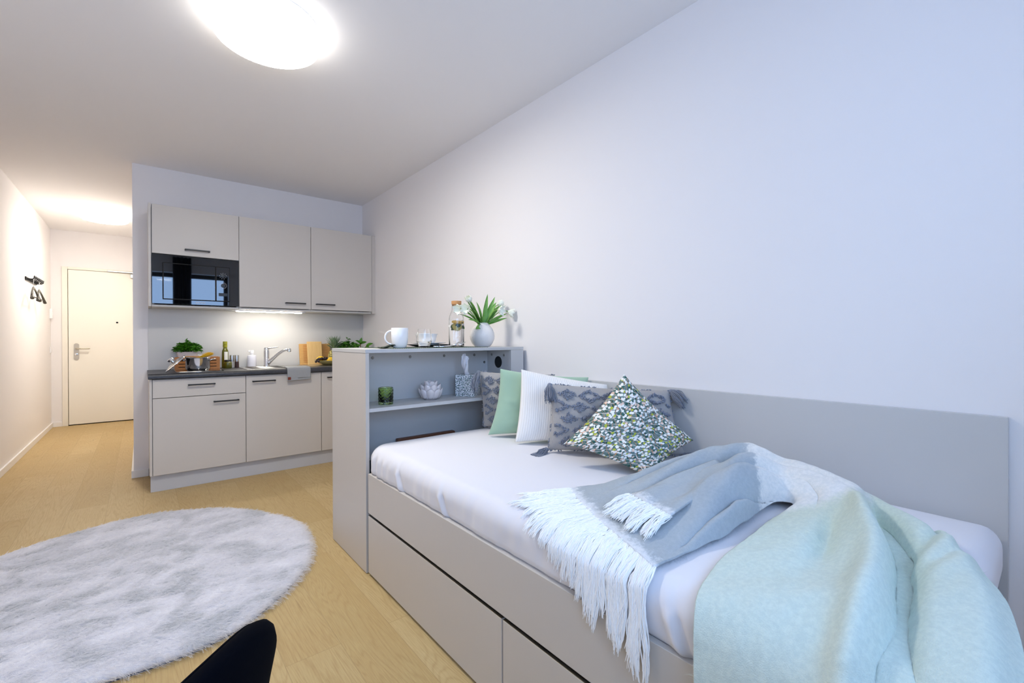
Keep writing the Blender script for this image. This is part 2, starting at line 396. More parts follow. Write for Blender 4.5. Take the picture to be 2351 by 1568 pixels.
def grid(bm, P, uv=None, closed=False, flip=False, uvs=None):
    n, mm = len(P), len(P[0]); V = [[bm.verts.new(p) for p in row] for row in P]
    L = bm.loops.layers.uv.verify() if uvs is not None else None
    for i in range(n-1):
        for j in range(mm if closed else mm-1):
            j2 = (j+1) % mm
            idx = [(i, j), (i, j2), (i+1, j2), (i+1, j)]
            if flip: idx = idx[::-1]
            try: f = bm.faces.new([V[a][b] for a, b in idx])
            except ValueError: continue
            if L:
                for lp, (a, b) in zip(f.loops, idx): lp[L].uv = uvs[a][b]
    return V
def leaf(bm, base, d, n, length, width, curl=.3, seg=6, cup=.15, tip=1.0):
    """a leaf blade from base along d, surface normal n, bending towards -n"""
    d = Vector(d).normalized(); n = Vector(n); n = (n-d*n.dot(d)).normalized(); s = d.cross(n)
    base = Vector(base); rows = []; p = base.copy(); ang = 0
    for i in range(seg+1):
        t = i/seg; wd = width/2*math.sin(PI*min(1, (t*.93+.05))**(.8*tip))**.9 if i < seg else 0.0005
        dd = d*math.cos(ang)-n*math.sin(ang); nn = n*math.cos(ang)+d*math.sin(ang)
        rows.append([p+s*wd*k+nn*(abs(k)*wd*cup*2) for k in (-1, -.5, 0, .5, 1)])
        p = p+dd*(length/seg); ang += curl/seg
    grid(bm, rows)
    return p
def frame_m(o, x, y, z):
    m = Matrix((Vector(x).normalized(), Vector(y).normalized(), Vector(z).normalized())).transposed().to_4x4(); m.translation = Vector(o); return m

# ------------------------------------------------------------ room shell
struct('floor', B(-1.1, 2.05, YW-.3, 8.6, -.12, 0), M['floor'])
struct('ceiling', B(-1.1, 2.05, YW-.3, 8.6, H, H+.12), M['ceiling'])
struct('wall_right', B(XR, XR+.15, YW-.3, YK+.1, 0, H), M['wall'])
struct('wall_left', B(XL-.15, XL, YW-.3, YE+.1, 0, H), M['wall'])
struct('wall_kitchen', B(XKL, XR+.15, YK, YE, 0, H), M['wall'])
b = BM(); DX0, DX1, DZ = -.795, .145, 2.105
box(b, XL, DX0, YE, YE+.15, 0, H); box(b, DX0, DX1, YE, YE+.15, DZ, H); box(b, DX1, .5, YE, YE+.15, 0, H)
box(b, DX0, DX1, YE+.10, YE+.15, 0, DZ)  # added backing behind the door leaf, blocks sky light at its gaps
struct('wall_entrance', b, M['wall'])
b = BM(); x0, x1, z0, z1 = WIN
box(b, XL-.1, x0, YW-.25, YW, 0, H); box(b, x1, XR+.1, YW-.25, YW, 0, H); box(b, x0, x1, YW-.25, YW, 0, z0); box(b, x0, x1, YW-.25, YW, z1, H)
struct('wall_window', b, M['wall'])
wn = bpy.data.objects.new('window_1', None); COL.objects.link(wn); wn['kind'] = 'structure'
b = BM(); fy0, fy1 = YW-.20, YW-.14
for a in ((x0, x0+.06, z0, z1), (x1-.06, x1, z0, z1), (x0, x1, z0, z0+.07), (x0, x1, z1-.07, z1), (.46, .56, z0, z1), (x0, x1, 1.32, 1.36)):
    box(b, a[0], a[1], fy0, fy1, a[2], a[3], .004)
struct('window_frame', b, M['window_frame'], wn)
b = B(x0+.05, x1-.05, YW-.175, YW-.170, z0+.05, z1-.05)
t = NT('window_glass'); tr = t.n('BsdfTransparent'); gl = t.n('BsdfGlossy'); gl.inputs['Roughness'].default_value = .0
mx = t.n('MixShader'); mx.inputs[0].default_value = .04; t.l(tr.outputs[0], mx.inputs[1]); t.l(gl.outputs[0], mx.inputs[2]); t.l(mx.outputs[0], t.t.nodes['Material Output'].inputs[0])
struct('window_pane', b, t.m, wn)
struct('window_sill', B(x0-.03, x1+.03, YW-.14, YW+.02, z0-.03, z0, .004), M['trim'], wn)
# baseboards
bz = .062
def base_board(name, *a): struct(name, B(*a, 0, bz, .003), M['trim'])
base_board('baseboard_left', XL, XL+.015, YW, YE)
base_board('baseboard_entrance', XL+.015, DX0-.01, YE-.015, YE)
base_board('baseboard_corridor', XKL-.015, XKL, YK, YE-.0)
base_board('baseboard_kitchen', XKL-.015, .037, YK-.015, YK)
base_board('baseboard_right', XR-.012, XR, 2.66, 4.25)
# entrance door
d = bpy.data.objects.new('door_1', None); COL.objects.link(d); d['kind'] = 'structure'; d.location = (-.32, YE, 0)
d['label'] = 'cream entrance door at the end of the corridor'
def dp(name, bm, m, smooth=False, parent=None): return new_mesh(name, bm, m, parent or d, smooth, d.location)
b = BM(); box(b, DX0-.03, DX0+.025, YE-.02, YE+.14, 0, DZ+.02, .004); box(b, DX1-.025, DX1+.03, YE-.02, YE+.14, 0, DZ+.02, .004); box(b, DX0+.025, DX1-.025, YE-.02, YE+.14, DZ-.012, DZ+.02, .004)
dp('door_frame', b, M['frame_cream'])
leafo = dp('door_leaf', B(DX0+.03, DX1-.03, YE-.012, YE+.03, .012, DZ-.016, .003), M['cream'])
dp('threshold', B(DX0, DX1, YE-.0, YE+.1, 0, .008), M['dark'])
bp = BM(); ol = [(-.687+.026*math.cos(a), (1.077 if a < PI else .903)+.026*math.sin(a)) for a in [2*PI*(k+.5)/32 for k in range(32)]]
grid(bp, [[(q[0], yy, q[1]) for q in ol] for yy in (YE-.012, YE-.020)], closed=True); bp.faces.new([v for v in bp.verts][32:])
plate = dp('handle_plate', bp, M['brass_grey'], 40, leafo)
b = BM(); tube(b, [(-.687, YE-.02, 1.03), (-.687, YE-.06, 1.03), (-.67, YE-.068, 1.03), (-.56, YE-.068, 1.03), (-.55, YE-.064, 1.03)], [.011, .011, .010, .009, .004], 10)
dp('lever_handle', b, M['brass_grey'], True, leafo)
b = BM(); lathe(b, [(0, -.012), (.015, -.012), (.015, .006), (0, .008)], seg=16, mtx=Matrix.Translation((-.687, YE-.022, .955)) @ Matrix.Rotation(PI/2, 4, 'X'))
dp('lock_knob', b, M['chrome'], 40, leafo)
b = BM(); lathe(b, [(0, -.004), (.010, -.004), (.012, 0), (.010, .006), (0, .006)], seg=16, mtx=Matrix.Translation((-.274, YE-.016, 1.39)) @ Matrix.Rotation(PI/2, 4, 'X'))
dp('peephole', b, M['black'], 40, leafo)
b = BM(); box(b, -.375, .08, YE-.045, YE-.022, 2.09, 2.112, .004); box(b, -.13, .09, YE-.06, YE-.012, 2.02, 2.08, .006)
dp('door_closer', b, M['steel'])

# wall switches in the corridor
for zz, hh, lab in ((1.49, .13, 'white door intercom on the left corridor wall, above the light switch'), (1.02, .085, 'white light switch on the left corridor wall, below the intercom')):
    s = thing('intercom' if hh > .1 else 'light_switch', lab, 'intercom' if hh > .1 else 'switch', (XL, 8.33, zz))
    part('housing', B(XL, XL+.012 if hh < .1 else XL+.025, 8.29, 8.375, zz-hh/2, zz+hh/2, .003), M['white_plastic'], s)
    part('button', B(XL+.010, XL+.016 if hh < .1 else XL+.029, 8.31, 8.355, zz-.028, zz+.02, .002), M['white_plastic'], s)

# ------------------------------------------------------------ ceiling lamps
def ceiling_lamp(x, y, r, dpt, m, label):
    t = thing('ceiling_lamp', label, 'ceiling lamp', (x, y, H))
    b = BM(); lathe(b, [(0, 0), (r-.004, 0), (r-.002, -.006), (r-.006, -.012), (0, -.012)], (x, y, H), 64); part('base_plate', b, M['white_plastic'], t, 40)
    rb = .028; pr = [(r-.006, -.012), (r, -.013)]+[(r-rb+rb*math.cos(a), -dpt+rb-rb*math.sin(a)) for a in [k*PI/12 for k in range(7)]]+[(r*.6, -dpt-.002), (0, -dpt-.003)]
    b = BM(); lathe(b, pr[:8], (x, y, H), 64); k_ = len(b.faces); lathe(b, pr[7:], (x, y, H), 64); b.faces.ensure_lookup_table()
    for f in b.faces[:k_]: f.material_index = 1
    bmesh.ops.remove_doubles(b, verts=b.verts, dist=.0001)
    part('diffuser', b, m, t, 50)
ceiling_lamp(.454, 2.327, .223, .095, [M['lamp'], M['lamp_side']], 'large round lit ceiling lamp above the room, nearest the camera')
ceiling_lamp(-.328, 6.928, .216, .10, [M['hall_lamp'], M['hall_side']], 'round lit ceiling lamp in the entrance corridor')

# ------------------------------------------------------------ coat rack with hangers
t = thing('coat_rack', 'black wall coat rack with pegs on the left corridor wall', 'coat rack', (XL, 7.0, 1.78))
part('rail', B(XL, XL+.012, 6.72, 7.34, 1.765, 1.80, .003), M['black'], t)
for k in range(7):
    yy = 6.76+k*.09
    b = BM(); tube(b, [(XL+.010, yy, 1.778), (XL+.05, yy, 1.778), (XL+.062, yy, 1.786), (XL+.066, yy, 1.815)], .0065, 8)
    part('peg', b, M['black'], t, True)
M['hanger_wood'] = mat('black_wood', (70, 66, 60), .25)
def hanger(y, x, label):
    t = thing('coat_hanger', label, 'coat hanger', (x, y, 1.778), 'hangers on the coat rack')
    b = BM(); n = 14
    rows = []
    for k in range(-n, n+1):
        u = k/n; yy = y+u*.215; zz = 1.70-.028*abs(u)-.105*u*u-.012*(1-abs(u)); hw = .007+.009*abs(u)**3; hh = .011+.004*(1-abs(u))
        bow = .018*u*u
        rows.append([(x+bow+hw*math.cos(a), yy, zz+hh*math.sin(a)) for a in [2*PI*q/10 for q in range(10)]])
    V = grid(b, rows, closed=True); b.faces.new(V[0]); b.faces.new(V[-1][::-1])
    part('shoulder_bar', b, M['hanger_wood'], t, True)
    b = BM(); tube(b, [(x+.012, y-.185, 1.595), (x+.004, y, 1.592), (x+.012, y+.185, 1.595)], .006, 8)
    tube(b, [(x+.012, y-.185, 1.597), (x+.014, y-.187, 1.62)], .006, 8); tube(b, [(x+.012, y+.185, 1.597), (x+.014, y+.187, 1.62)], .006, 8)
    part('trouser_bar', b, M['hanger_wood'], t, True)
    b = BM(); pts = [(x, y, 1.70), (x, y, 1.752)]+[(x, y+.016-.016*math.cos(a), 1.762+.018*math.sin(a)) for a in [k*PI/8 for k in range(9)]]
    tube(b, pts, .0018, 6); part('hook', b, M['chrome'], t, True)
hanger(6.78, XL+.055, 'dark wooden coat hanger at the near end of the coat rack')
hanger(7.11, XL+.055, 'dark wooden coat hanger at the far end of the coat rack')

# ------------------------------------------------------------ kitchen
F = 4.280; UF = 4.5116
def bar_handle(root, parent, x0, x1, y, z, fz=.0055):
    b = BM(); box(b, x0, x1, y-.032, y-.022, z-fz, z+fz, .002)
    box(b, x0, x0+.012, y-.024, y, z-fz*.8, z+fz*.8); box(b, x1-.012, x1, y-.024, y, z-fz*.8, z+fz*.8)
    return part('handle', b, M['black'], root, parent=parent)
BZ0, BZ1 = .128, .846
# side panels, plinth
single('end_panel', B(.0372, .0532, F+.001, YK, BZ0, .849, .001), M['front'], (.045, F, BZ0), 'pale grey end panel at the left of the base cabinets', 'end panel')
single('plinth', B(.042, XR, 4.315, 4.331, 0, .126, .001), M['plinth'], (.9, 4.32, 0), 'grey plinth board under the kitchen base cabinets', 'plinth')
def cabinet(name, x0, x1, y0, y1, z0, z1, label, cat):
    t = thing(name, label, cat, ((x0+x1)/2, y0, z0)); b = BM()
    box(b, x0+.001, x0+.017, y0+.02, y1, z0, z1); box(b, x1-.017, x1-.001, y0+.02, y1, z0, z1)
    box(b, x0+.017, x1-.017, y0+.02, y1, z0, z0+.016); box(b, x0+.017, x1-.017, y1-.012, y1, z0+.016, z1)
    box(b, x0+.017, x1-.017, y0+.02, y1-.012, z1-.016, z1)
    part('carcass', b, M['carcass'], t); return t
g = .0022
c1 = cabinet('base_cabinet', .0535, .6600, F, YK-.02, BZ0, BZ1, 'leftmost base cabinet with a drawer over a door, under the hob', 'base cabinet')
dr = part('drawer', B(.0545+g, .659-g*.5, F, F+.018, .7035+g, BZ1-.003, .0012), M['front'], c1); bar_handle(c1, dr, .270, .447, F, .795)
do = part('door', B(.0545+g, .659-g*.5, F, F+.018, BZ0, .7035-g, .0012), M['front'], c1); bar_handle(c1, do, .435, .610, F, .652)
c2 = cabinet('base_cabinet', .6600, 1.2600, F, YK-.02, BZ0, BZ1, 'middle base cabinet with one tall door, under the sink', 'base cabinet')
do = part('door', B(.661+g*.5, 1.259-g*.5, F, F+.018, BZ0, BZ1-.003, .0012), M['front'], c2); bar_handle(c2, do, .706, .880, F, .795)
c3 = cabinet('base_cabinet', 1.2600, XR-.002, F, YK-.02, BZ0, BZ1, 'rightmost base cabinet, half hidden behind the grey bookcase', 'base cabinet')
do = part('door', B(1.261+g*.5, XR-.004, F, F+.018, BZ0, BZ1-.003, .0012), M['front'], c3); bar_handle(c3, do, 1.311, 1.49, F, .795)
# worktop
b = BM(); pr = [(4.256, .850), (4.2525, .853), (4.251, .858), (4.2515, .872), (4.254, .880), (4.260, .886), (4.270, .889), (YK, .889), (YK, .850)]
A = [b.verts.new((.030, y, z)) for y, z in pr]; C = [b.verts.new((XR, y, z)) for y, z in pr]
b.faces.new(A[::-1]); b.faces.new(C)
for k in range(len(pr)): b.faces.new([A[k], A[(k+1) % len(pr)], C[(k+1) % len(pr)], C[k]])
ZW = .889
single('worktop', b, M['slate'], (.95, 4.5, .85), 'dark slate-look worktop running over the base cabinets', 'worktop')
single('splashback', B(.0372, XR-.001, YK-.014, YK-.001, ZW+.0005, 1.406), M['splash'], (.95, YK, ZW), 'light grey splashback panel between worktop and wall cabinets', 'splashback')
# upper cabinets
UZ0, UZ1, UB = 1.428, 2.210, 1.407
u1 = cabinet('wall_cabinet', .0555, .6485, UF, YK, UB, UZ1, 'leftmost wall cabinet with a flap door above the microwave', 'wall cabinet')
fl = part('flap_door', B(.0575+g, .6475, UF, UF+.018, 1.826, UZ1, .0012), M['front'], u1); bar_handle(u1, fl, .268, .438, UF, 1.874, .006)
u2 = cabinet('wall_cabinet', .6485, 1.2385, UF, YK, UB, UZ1, 'middle wall cabinet with handle at its lower right corner', 'wall cabinet')
do = part('door', B(.6505, 1.2375-g*.5, UF, UF+.018, UZ0, UZ1, .0012), M['front'], u2); bar_handle(u2, do, 1.013, 1.187, UF, 1.478)
u3 = cabinet('wall_cabinet', 1.2385, 1.834, UF, YK, UB, UZ1, 'rightmost wall cabinet with handle at its lower left corner', 'wall cabinet')
do = part('door', B(1.2395+g*.5, 1.832, UF, UF+.018, UZ0, UZ1, .0012), M['front'], u3); bar_handle(u3, do, 1.280, 1.455, UF, 1.478)
single('end_panel', B(.0372, .0545, UF-.001, YK, UB, UZ1+.004, .001), M['front'], (.045, UF, UB), 'narrow end panel left of the wall cabinets beside the microwave', 'end panel')
single('filler_strip', B(1.835, XR, UF+.002, UF+.02, UB, UZ1+.003, .001), M['front'], (1.85, UF, UB), 'narrow filler strip between right wall cabinet and the wall', 'filler strip')
# microwave
t = thing('microwave', 'built-in black glass microwave oven in the leftmost wall cabinet', 'microwave', (.35, UF, 1.43))
b = BM(); box(b, .0585, .6465, UF-.004, UF+.020, 1.430, 1.822, .0015); part('fascia', b, M['black_glass'], t)
b = BM(); box(b, .124, .579, UF-.0052, UF-.0038, 1.464, 1.758, .0)
part('gap_shade_plate', b, M['dark'], t)  # near-black plate, shade of the gaps round door and panel as colour
b = BM(); box(b, .1275, .4765, UF-.016, UF-.005, 1.4675, 1.7545, .004); dr = part('oven_door', b, M['black_glass'], t)
b = BM(); box(b, .4795, .5755, UF-.016, UF-.005, 1.4675, 1.7545, .004); cp = part('control_panel', b, M['black_glass'], t)
b = BM()
for (a0, a1, q0, q1) in ((.205, .405, 1.560, 1.5607), ): box(b, a0, a1, UF-.0163, UF-.016, q0, q1)
b.free()
M['mark'] = mat('white_print', (200, 200, 205), .5)
for kx, kz, ntick in ((.529, 1.680, 9), (.531, 1.600, 15)):
    b = BM(); lathe(b, [(0, 0), (.0165, 0), (.0155, .012), (0, .013)], seg=28, mtx=Matrix.Translation((kx, UF-.016, kz)) @ Matrix.Rotation(PI/2, 4, 'X')); kn = part('knob', b, M['black_plastic'], t, 40, parent=cp)
    b = BM()
    for k in range(ntick):
        a = PI*.5+2*PI*k/ntick; ca, sa = math.cos(a), math.sin(a); r0 = .0235
        box(b, -.0016, .0016, -.0002, .0002, -.0022, .0022, mtx=Matrix.Translation((kx+r0*ca, UF-.0163, kz+r0*sa)) @ Matrix.Rotation(-a+PI/2, 4, 'Y'))
    part('dial_marks', b, M['mark'], t, parent=cp)
b = BM(); box(b, .498, .560, UF-.0185, UF-.016, 1.510, 1.536, .0015); part('push_button', b, M['black_plastic'], t, parent=cp)
def text_part(s, size, mtx, m, root, parent, name):
    cu = bpy.data.curves.new(name, 'FONT'); cu.body = s; cu.size = size; cu.align_x = 'CENTER'; cu.extrude = .0003
    o = bpy.data.objects.new(name, cu); COL.objects.link(o)
    dg = bpy.context.evaluated_depsgraph_get(); me = bpy.data.meshes.new_from_object(o.evaluated_get(dg))
    bpy.data.objects.remove(o); b = BM(); b.from_mesh(me); bmesh.ops.transform(b, matrix=mtx, verts=b.verts)
    return part(name, b, m, root, parent=parent)
text_part('gorenje', .021, Matrix.Translation((.372, UF-.0045, 1.444)) @ Matrix.Rotation(PI/2, 4, 'X'), M['mark'], t, None, 'maker_lettering')
# under-cabinet light
t = thing('undercabinet_light', 'lit slim strip light under the middle wall cabinet', 'strip light', (.92, 4.60, UB))
part('housing', B(.625, 1.21, 4.585, 4.625, UB-.010, UB-.0005, .002), M['white_plastic'], t)
part('light_strip', B(.64, 1.175, 4.588, 4.622, UB-.016, UB-.010, .002), M['strip'], t)
b = BM(); tube(b, [(.625, 4.60, UB-.006), (.60, 4.598, UB-.012), (.575, 4.60, UB-.004), (.55, 4.63, UB-.003)], .0018, 6); part('cable', b, M['white_plastic'], t, True)
# hob
t = thing('induction_hob', 'black glass two-zone hob set into the worktop', 'hob', (.36, 4.55, ZW))
part('glass_top', B(.20, .512, 4.315, 4.80, ZW, ZW+.005, .0015), M['black_glass'], t)
b = BM()
for yy, r in ((4.44, .085), (4.66, .07)): lathe(b, [(r-.001, .0003), (r, .0005), (r+.001, .0003)], (.356, yy, ZW+.005), 48)
part('zone_ring', b, mat('zone_print', (70, 70, 74), .4), t)
# sink and tap
t = thing('sink', 'inset sink with drainer in the worktop, behind the grey towel', 'sink', (.98, 4.55, ZW))
b = BM(); X0, X1, Y0, Y1 = .675, 1.44, 4.305, 4.805
box(b, X0, X1, Y0, Y1, ZW, ZW+.004, .002)
part('rim', b, M['steel'], t)
b = BM(); bx0, bx1, by0, by1 = 1.06, 1.40, 4.36, 4.70
rows = []
for inset, z in ((0, ZW+.0062), (.006, ZW+.0048), (.016, ZW+.0045), (.02, ZW+.0045)):
    rr = .05; ring = []
    for q, (cx_, cy_) in enumerate(((bx1-rr, by1-rr), (bx0+rr, by1-rr), (bx0+rr, by0+rr), (bx1-rr, by0+rr))):
        for k in range(6):
            a = q*PI/2+k*PI/10; ring.append((cx_+(rr-inset)*math.cos(a), cy_+(rr-inset)*math.sin(a), z))
    rows.append(ring)
V = grid(b, rows, closed=True); b.faces.new(V[-1]); part('bowl', b, M['steel'], t, 50)
b = BM()
for k in range(9): tube(b, [(.72, 4.36+k*.042, ZW+.005), (.98, 4.36+k*.042, ZW+.005)], .003, 6)
part('drainer_ribs', b, M['steel'], t, True)
tx, ty = .885, 4.655
t = thing('tap', 'chrome single-lever kitchen tap standing on the sink rim', 'tap', (tx, ty, ZW+.004))
b = BM(); lathe(b, [(0, 0), (.026, 0), (.026, .012), (.0235, .016), (.0235, .150), (.021, .154), (0, .154)], (tx, ty, ZW+.004), 28); part('body', b, M['chrome'], t, 40)
b = BM(); pts = [(tx+.012, ty-.012, ZW+.035)]
for k in range(9):
    s = k/8; pts.append((tx+.02+.138*s, ty-.012-.10*s, ZW+.045+.118*math.sin(s*PI/2*.93)))
tube(b, pts, [.017]+[.0155-.003*k/8 for k in range(9)], 14)
part('spout', b, M['chrome'], t, True)
e = pts[-1]; b = BM(); lathe(b, [(0, .016), (.012, .014), (.0165, .006), (.0165, -.016), (.013, -.020), (0, -.020)], (e[0]+.008, e[1]-.005, e[2]-.004), 20); part('aerator', b, M['chrome'], t, 40)
b = BM(); lathe(b, [(0, 0), (.0215, 0), (.022, .012), (.018, .020), (0, .022)], (tx, ty, ZW+.16), 24); tube(b, [(tx, ty-.004, ZW+.172), (tx+.06, ty-.05, ZW+.180), (tx+.085, ty-.068, ZW+.184)], [.009, .006, .004], 10)
part('lever', b, M['chrome'], t, 50)
# towel over worktop edge
b = BM(); rows = []; path = [(4.36, .9), (4.33, .8975), (4.30, .8965), (4.27, .8955), (4.253, .890), (4.2445, .878), (4.243, .855), (4.2425, .83), (4.242, .80), (4.241, .783)]
pp = []
for k in range(len(path)-1):
    for q in range(4): f_ = q/4; pp.append(tuple(path[k][i]*(1-f_)+path[k+1][i]*f_ for i in (0, 1)))
pp.append(path[-1])
for j in range(25):
    s = j/24; x = .967+.190*s
    rows.append([(x+.002*noise.noise(Vector((s*3, yy*9, 1))), yy-(.004*abs(noise.noise(Vector((s*4, zz*12, 0)))) if zz < .88 else 0), zz+(.0035*abs(noise.noise(Vector((s*5, yy*20, 2)))) if zz > .89 else 0)+(.010*s if zz < .80 else 0)) for yy, zz in pp])
grid(b, rows)
tw = single('tea_towel', b, M['dishcloth'], (1.06, 4.28, ZW), 'grey tea towel hanging over the worktop edge by the sink', 'towel', smooth=True)
md = tw.modifiers.new('thick', 'SOLIDIFY'); md.thickness = .005; md.offset = 1
b = B(.970, .994, 4.2325, 4.2375, .793, .817, .001); o = new_mesh('leather_tag', b, M['leather'], tw, False, tw.location); o['label'] = 'brown leather tag'

# pot on hob, lid leaning on it, spoon, spaghetti
px, py, pz = .347, 4.44, ZW+.005
t = thing('saucepan', 'stainless steel saucepan with two side handles on the hob', 'saucepan', (px, py, pz))
b = BM(); R = .083
lathe(b, [(0, 0), (R-.012, 0), (R-.010, .004), (R-.006, .010), (R-.002, .014), (R, .02), (R, .100), (R+.003, .104), (R+.002, .106), (R-.002, .104), (R-.003, .02), (0, .018)], (px, py, pz), 56)
part('body', b, M['chrome'], t, 40)
for s in (-1, 1):
    b = BM(); a0 = math.radians(160 if s < 0 else -12); c_, s_ = math.cos(a0), math.sin(a0)
    def pt(rr, tt, z): return (px+rr*c_-tt*s_, py+rr*s_+tt*c_, pz+z)
    tube(b, [pt(R-.001, -.03, .078), pt(R+.012, -.03, .088), pt(R+.030, -.022, .092), pt(R+.036, 0, .093), pt(R+.030, .022, .092), pt(R+.012, .03, .088), pt(R-.001, .03, .078)], .0045, 8)
    part('handle', b, M['chrome'], t, True)
lx, lz = .197, .953
lid_m = frame_m((lx+.006, 4.43, lz), (.70, .0, .714), (0, 1, 0), (-.714, 0, .70))
t = thing('pan_lid', 'steel and glass pan lid leaning against the left of the saucepan', 'pan lid', (lx+.006, 4.43, lz))
b = BM(); lathe(b, [(.086, 0), (.089, .001), (.089, .005), (.080, .008)], seg=48, mtx=lid_m); part('rim', b, M['chrome'], t, 40)
b = BM(); lathe(b, [(.080, .006), (.06, .015), (.035, .021), (0, .023)], seg=48, mtx=lid_m); part('dome', b, M['steel'], t, True)
b = BM(); lathe(b, [(0, .022), (.011, .022), (.010, .036), (.021, .040), (.022, .054), (.018, .058), (0, .060)], seg=28, mtx=lid_m); part('knob', b, M['chrome'], t, 40)
t = thing('spaghetti_bundle', 'bundle of dry yellow spaghetti sticking out of the saucepan', 'spaghetti', (px+.02, py, pz+.02)); b = BM()
for k in range(130):
    a, r = rnd.uniform(0, 2*PI), rnd.uniform(0, .015); e = rnd.uniform(.96, 1.05)
    p0 = Vector((px-.035+r*math.cos(a), py+.01+r*math.sin(a), pz+.085)); dd = Vector((.118+.02*rnd.uniform(-1, 1), .0+.03*rnd.uniform(-1, 1), .050+.010*rnd.uniform(-1, 1)))
    tube(b, [p0, p0+dd*e], .0012, 5)
o = part('strands', b, M['pasta'], t); o['kind'] = 'stuff'
t = thing('wooden_spoon', 'wooden spoon laid across the saucepan rim', 'spoon', (px-.03, py-.02, pz+.108)); b = BM()
sph(b, (px-.075, py-.005, pz+.114), 1, 3, (.036, .022, .0065)); part('spoon_head', b, M['spoonwood'], t, True)
b = BM(); tube(b, [(px-.05, py-.005, pz+.113), (px+.06, py+.02, pz+.111)], [.007, .0055], 10); part('spoon_handle', b, M['spoonwood'], t, True)
b = BM(); lathe(b, [(0, 0), (.022, 0), (.030, .010), (.035, .036), (.034, .036), (.028, .010), (0, .003)], seg=32, mtx=Matrix.Translation((px+.024, py+.03, pz+.090)) @ Matrix.Rotation(.25, 4, 'Y'))
single('small_white_bowl', b, M['white_cer'], (px+.032, py+.02, pz+.095), 'small white dish sitting in the saucepan opening beside the spaghetti', 'bowl', smooth=40)

# bamboo crate behind pan
t = thing('bamboo_crate', 'bamboo crate with slotted front behind the saucepan', 'crate', (.36, 4.70, ZW))
x0, x1, y0, y1, z0, z1 = .208, .520, 4.64, 4.78, ZW, ZW+.106
b = BM()
box(b, x0, x1, y1-.008, y1, z0, z1, .002); box(b, x0, x0+.008, y0+.008, y1-.008, z0, z1, .002); box(b, x1-.008, x1, y0+.008, y1-.008, z0, z1, .002); box(b, x0+.008, x1-.008, y0+.008, y1-.008, z0, z0+.008)
part('sides', b, M['bamboo_dark'], t)
b = BM(); zs = [z0, z0+.022, z0+.028, z0+.048, z0+.054, z0+.074, z0+.080, z1]
xs = [x0, x0+.022, x0+.105, x0+.205, x0+.288, x1]
for k in range(0, 8, 2): box(b, x0, x1, y0, y0+.008, zs[k], zs[k+1], .0005)
for k in (1, 3, 5):
    for a0, a1 in ((xs[0], xs[1]), (xs[2], xs[3]), (xs[4], xs[5])): box(b, a0, a1, y0, y0+.008, zs[k], zs[k+1])
part('slotted_front', b, M['bamboo_dark'], t)
b = B(x0+.01, x1-.01, y0+.0095, y0+.012, z0+.01, z1-.02); part('slot_shade', b, M['dark'], t)  # near-black sheet, the shade behind the slots put into colour
# parsley planter
def foliage(bm, cx, cy, z0, rx, ry, hz, n, size, r_, crinkle=True):
    for k in range(n):
        a = r_.uniform(0, 2*PI); q = math.sqrt(r_.uniform(0, 1)); x = cx+rx*q*math.cos(a); y = cy+ry*q*math.sin(a)
        top = hz*(1-.55*q*q)*(.85+.3*noise.noise(Vector((x*25, y*25, 3)))); z = z0+top*(r_.uniform(.25, 1)**.6)
        for j in range(3 if crinkle else 1):
            d = Vector((r_.uniform(-1, 1)+.6*q*math.cos(a), r_.uniform(-1, 1)+.6*q*math.sin(a), r_.uniform(-.3, .6)))
            nn = Vector((r_.uniform(-.6, .6), r_.uniform(-.6, .6), 1)); s = size*r_.uniform(.7, 1.2)
            leaf(bm, (x, y, z), d, nn, s, s*(.75 if crinkle else .62), r_.uniform(-.2, .9), 3 if crinkle else 5, r_.uniform(0, .3))
t = thing('parsley_planter', 'parsley plant in a pale planter behind the bamboo crate', 'potted plant', (.30, 4.81, ZW))
b = BM(); rows = []
for z, hx, hy in ((0, .052, .032), (.145, .072, .040), (.150, .0735, .0415), (.150, .070, .038), (.14, .069, .037)):
    rows.append([(.297+hx*max(-1, min(1, 1.25*math.cos(a))), 4.808+hy*max(-1, min(1, 1.25*math.sin(a))), ZW+z) for a in [2*PI*k/32 for k in range(32)]])
V = grid(b, rows, closed=True); b.faces.new(V[0]); part('planter', b, M['pot'], t, 50)
b = BM(); rows = [rows[-1]]; V = [b.verts.new((p[0], p[1], ZW+.138)) for p in rows[0]]; b.faces.new(V); part('soil', b, M['soil'], t)
b = BM(); r_ = random.Random(3); foliage(b, .300, 4.800, ZW+.13, .100, .045, .130, 460, .018, r_)
for k in range(30):
    a = r_.uniform(0, 6.28); q = r_.uniform(0, .03); tube(b, [(.297+q*math.cos(a), 4.805+.5*q*math.sin(a), ZW+.138), (.297+2.4*q*math.cos(a), 4.80+1.0*q*math.sin(a), ZW+.20)], .0011, 4)
part('foliage', b, M['parsley'], t, True)
# oil bottle, pesto jar, mills, soap
x, y = .577, 4.79
t = thing('olive_oil_bottle', 'tall green olive oil bottle with white label on the worktop', 'bottle', (x, y, ZW))
b = BM(); lathe(b, [(0, 0), (.024, 0), (.026, .004), (.026, .135), (.024, .155), (.0165, .172), (.015, .185), (.0, .185)], (x, y, ZW), 32); part('body', b, M['oil'], t, 50)
b = BM(); lathe(b, [(0, .238), (.0165, .238), (.0175, .234), (.0175, .214), (.0155, .212), (.0175, .210), (.0175, .188), (.0155, .186), (.015, .182)], (x, y, ZW), 28); part('cap', b, M['lime_seal'], t, 40)
b = BM(); rows = [[(x+.0263*math.cos(a), y+.0263*math.sin(a), ZW+z) for a in [-1.95+k*.14 for k in range(9)]] for z in (.04, .145)]; grid(b, rows); part('label', b, M['bottle_label'], t, True)
x, y = .588, 4.715
t = thing('pesto_jar', 'squat jar of green pesto with black lid before the oil bottle', 'jar', (x, y, ZW))
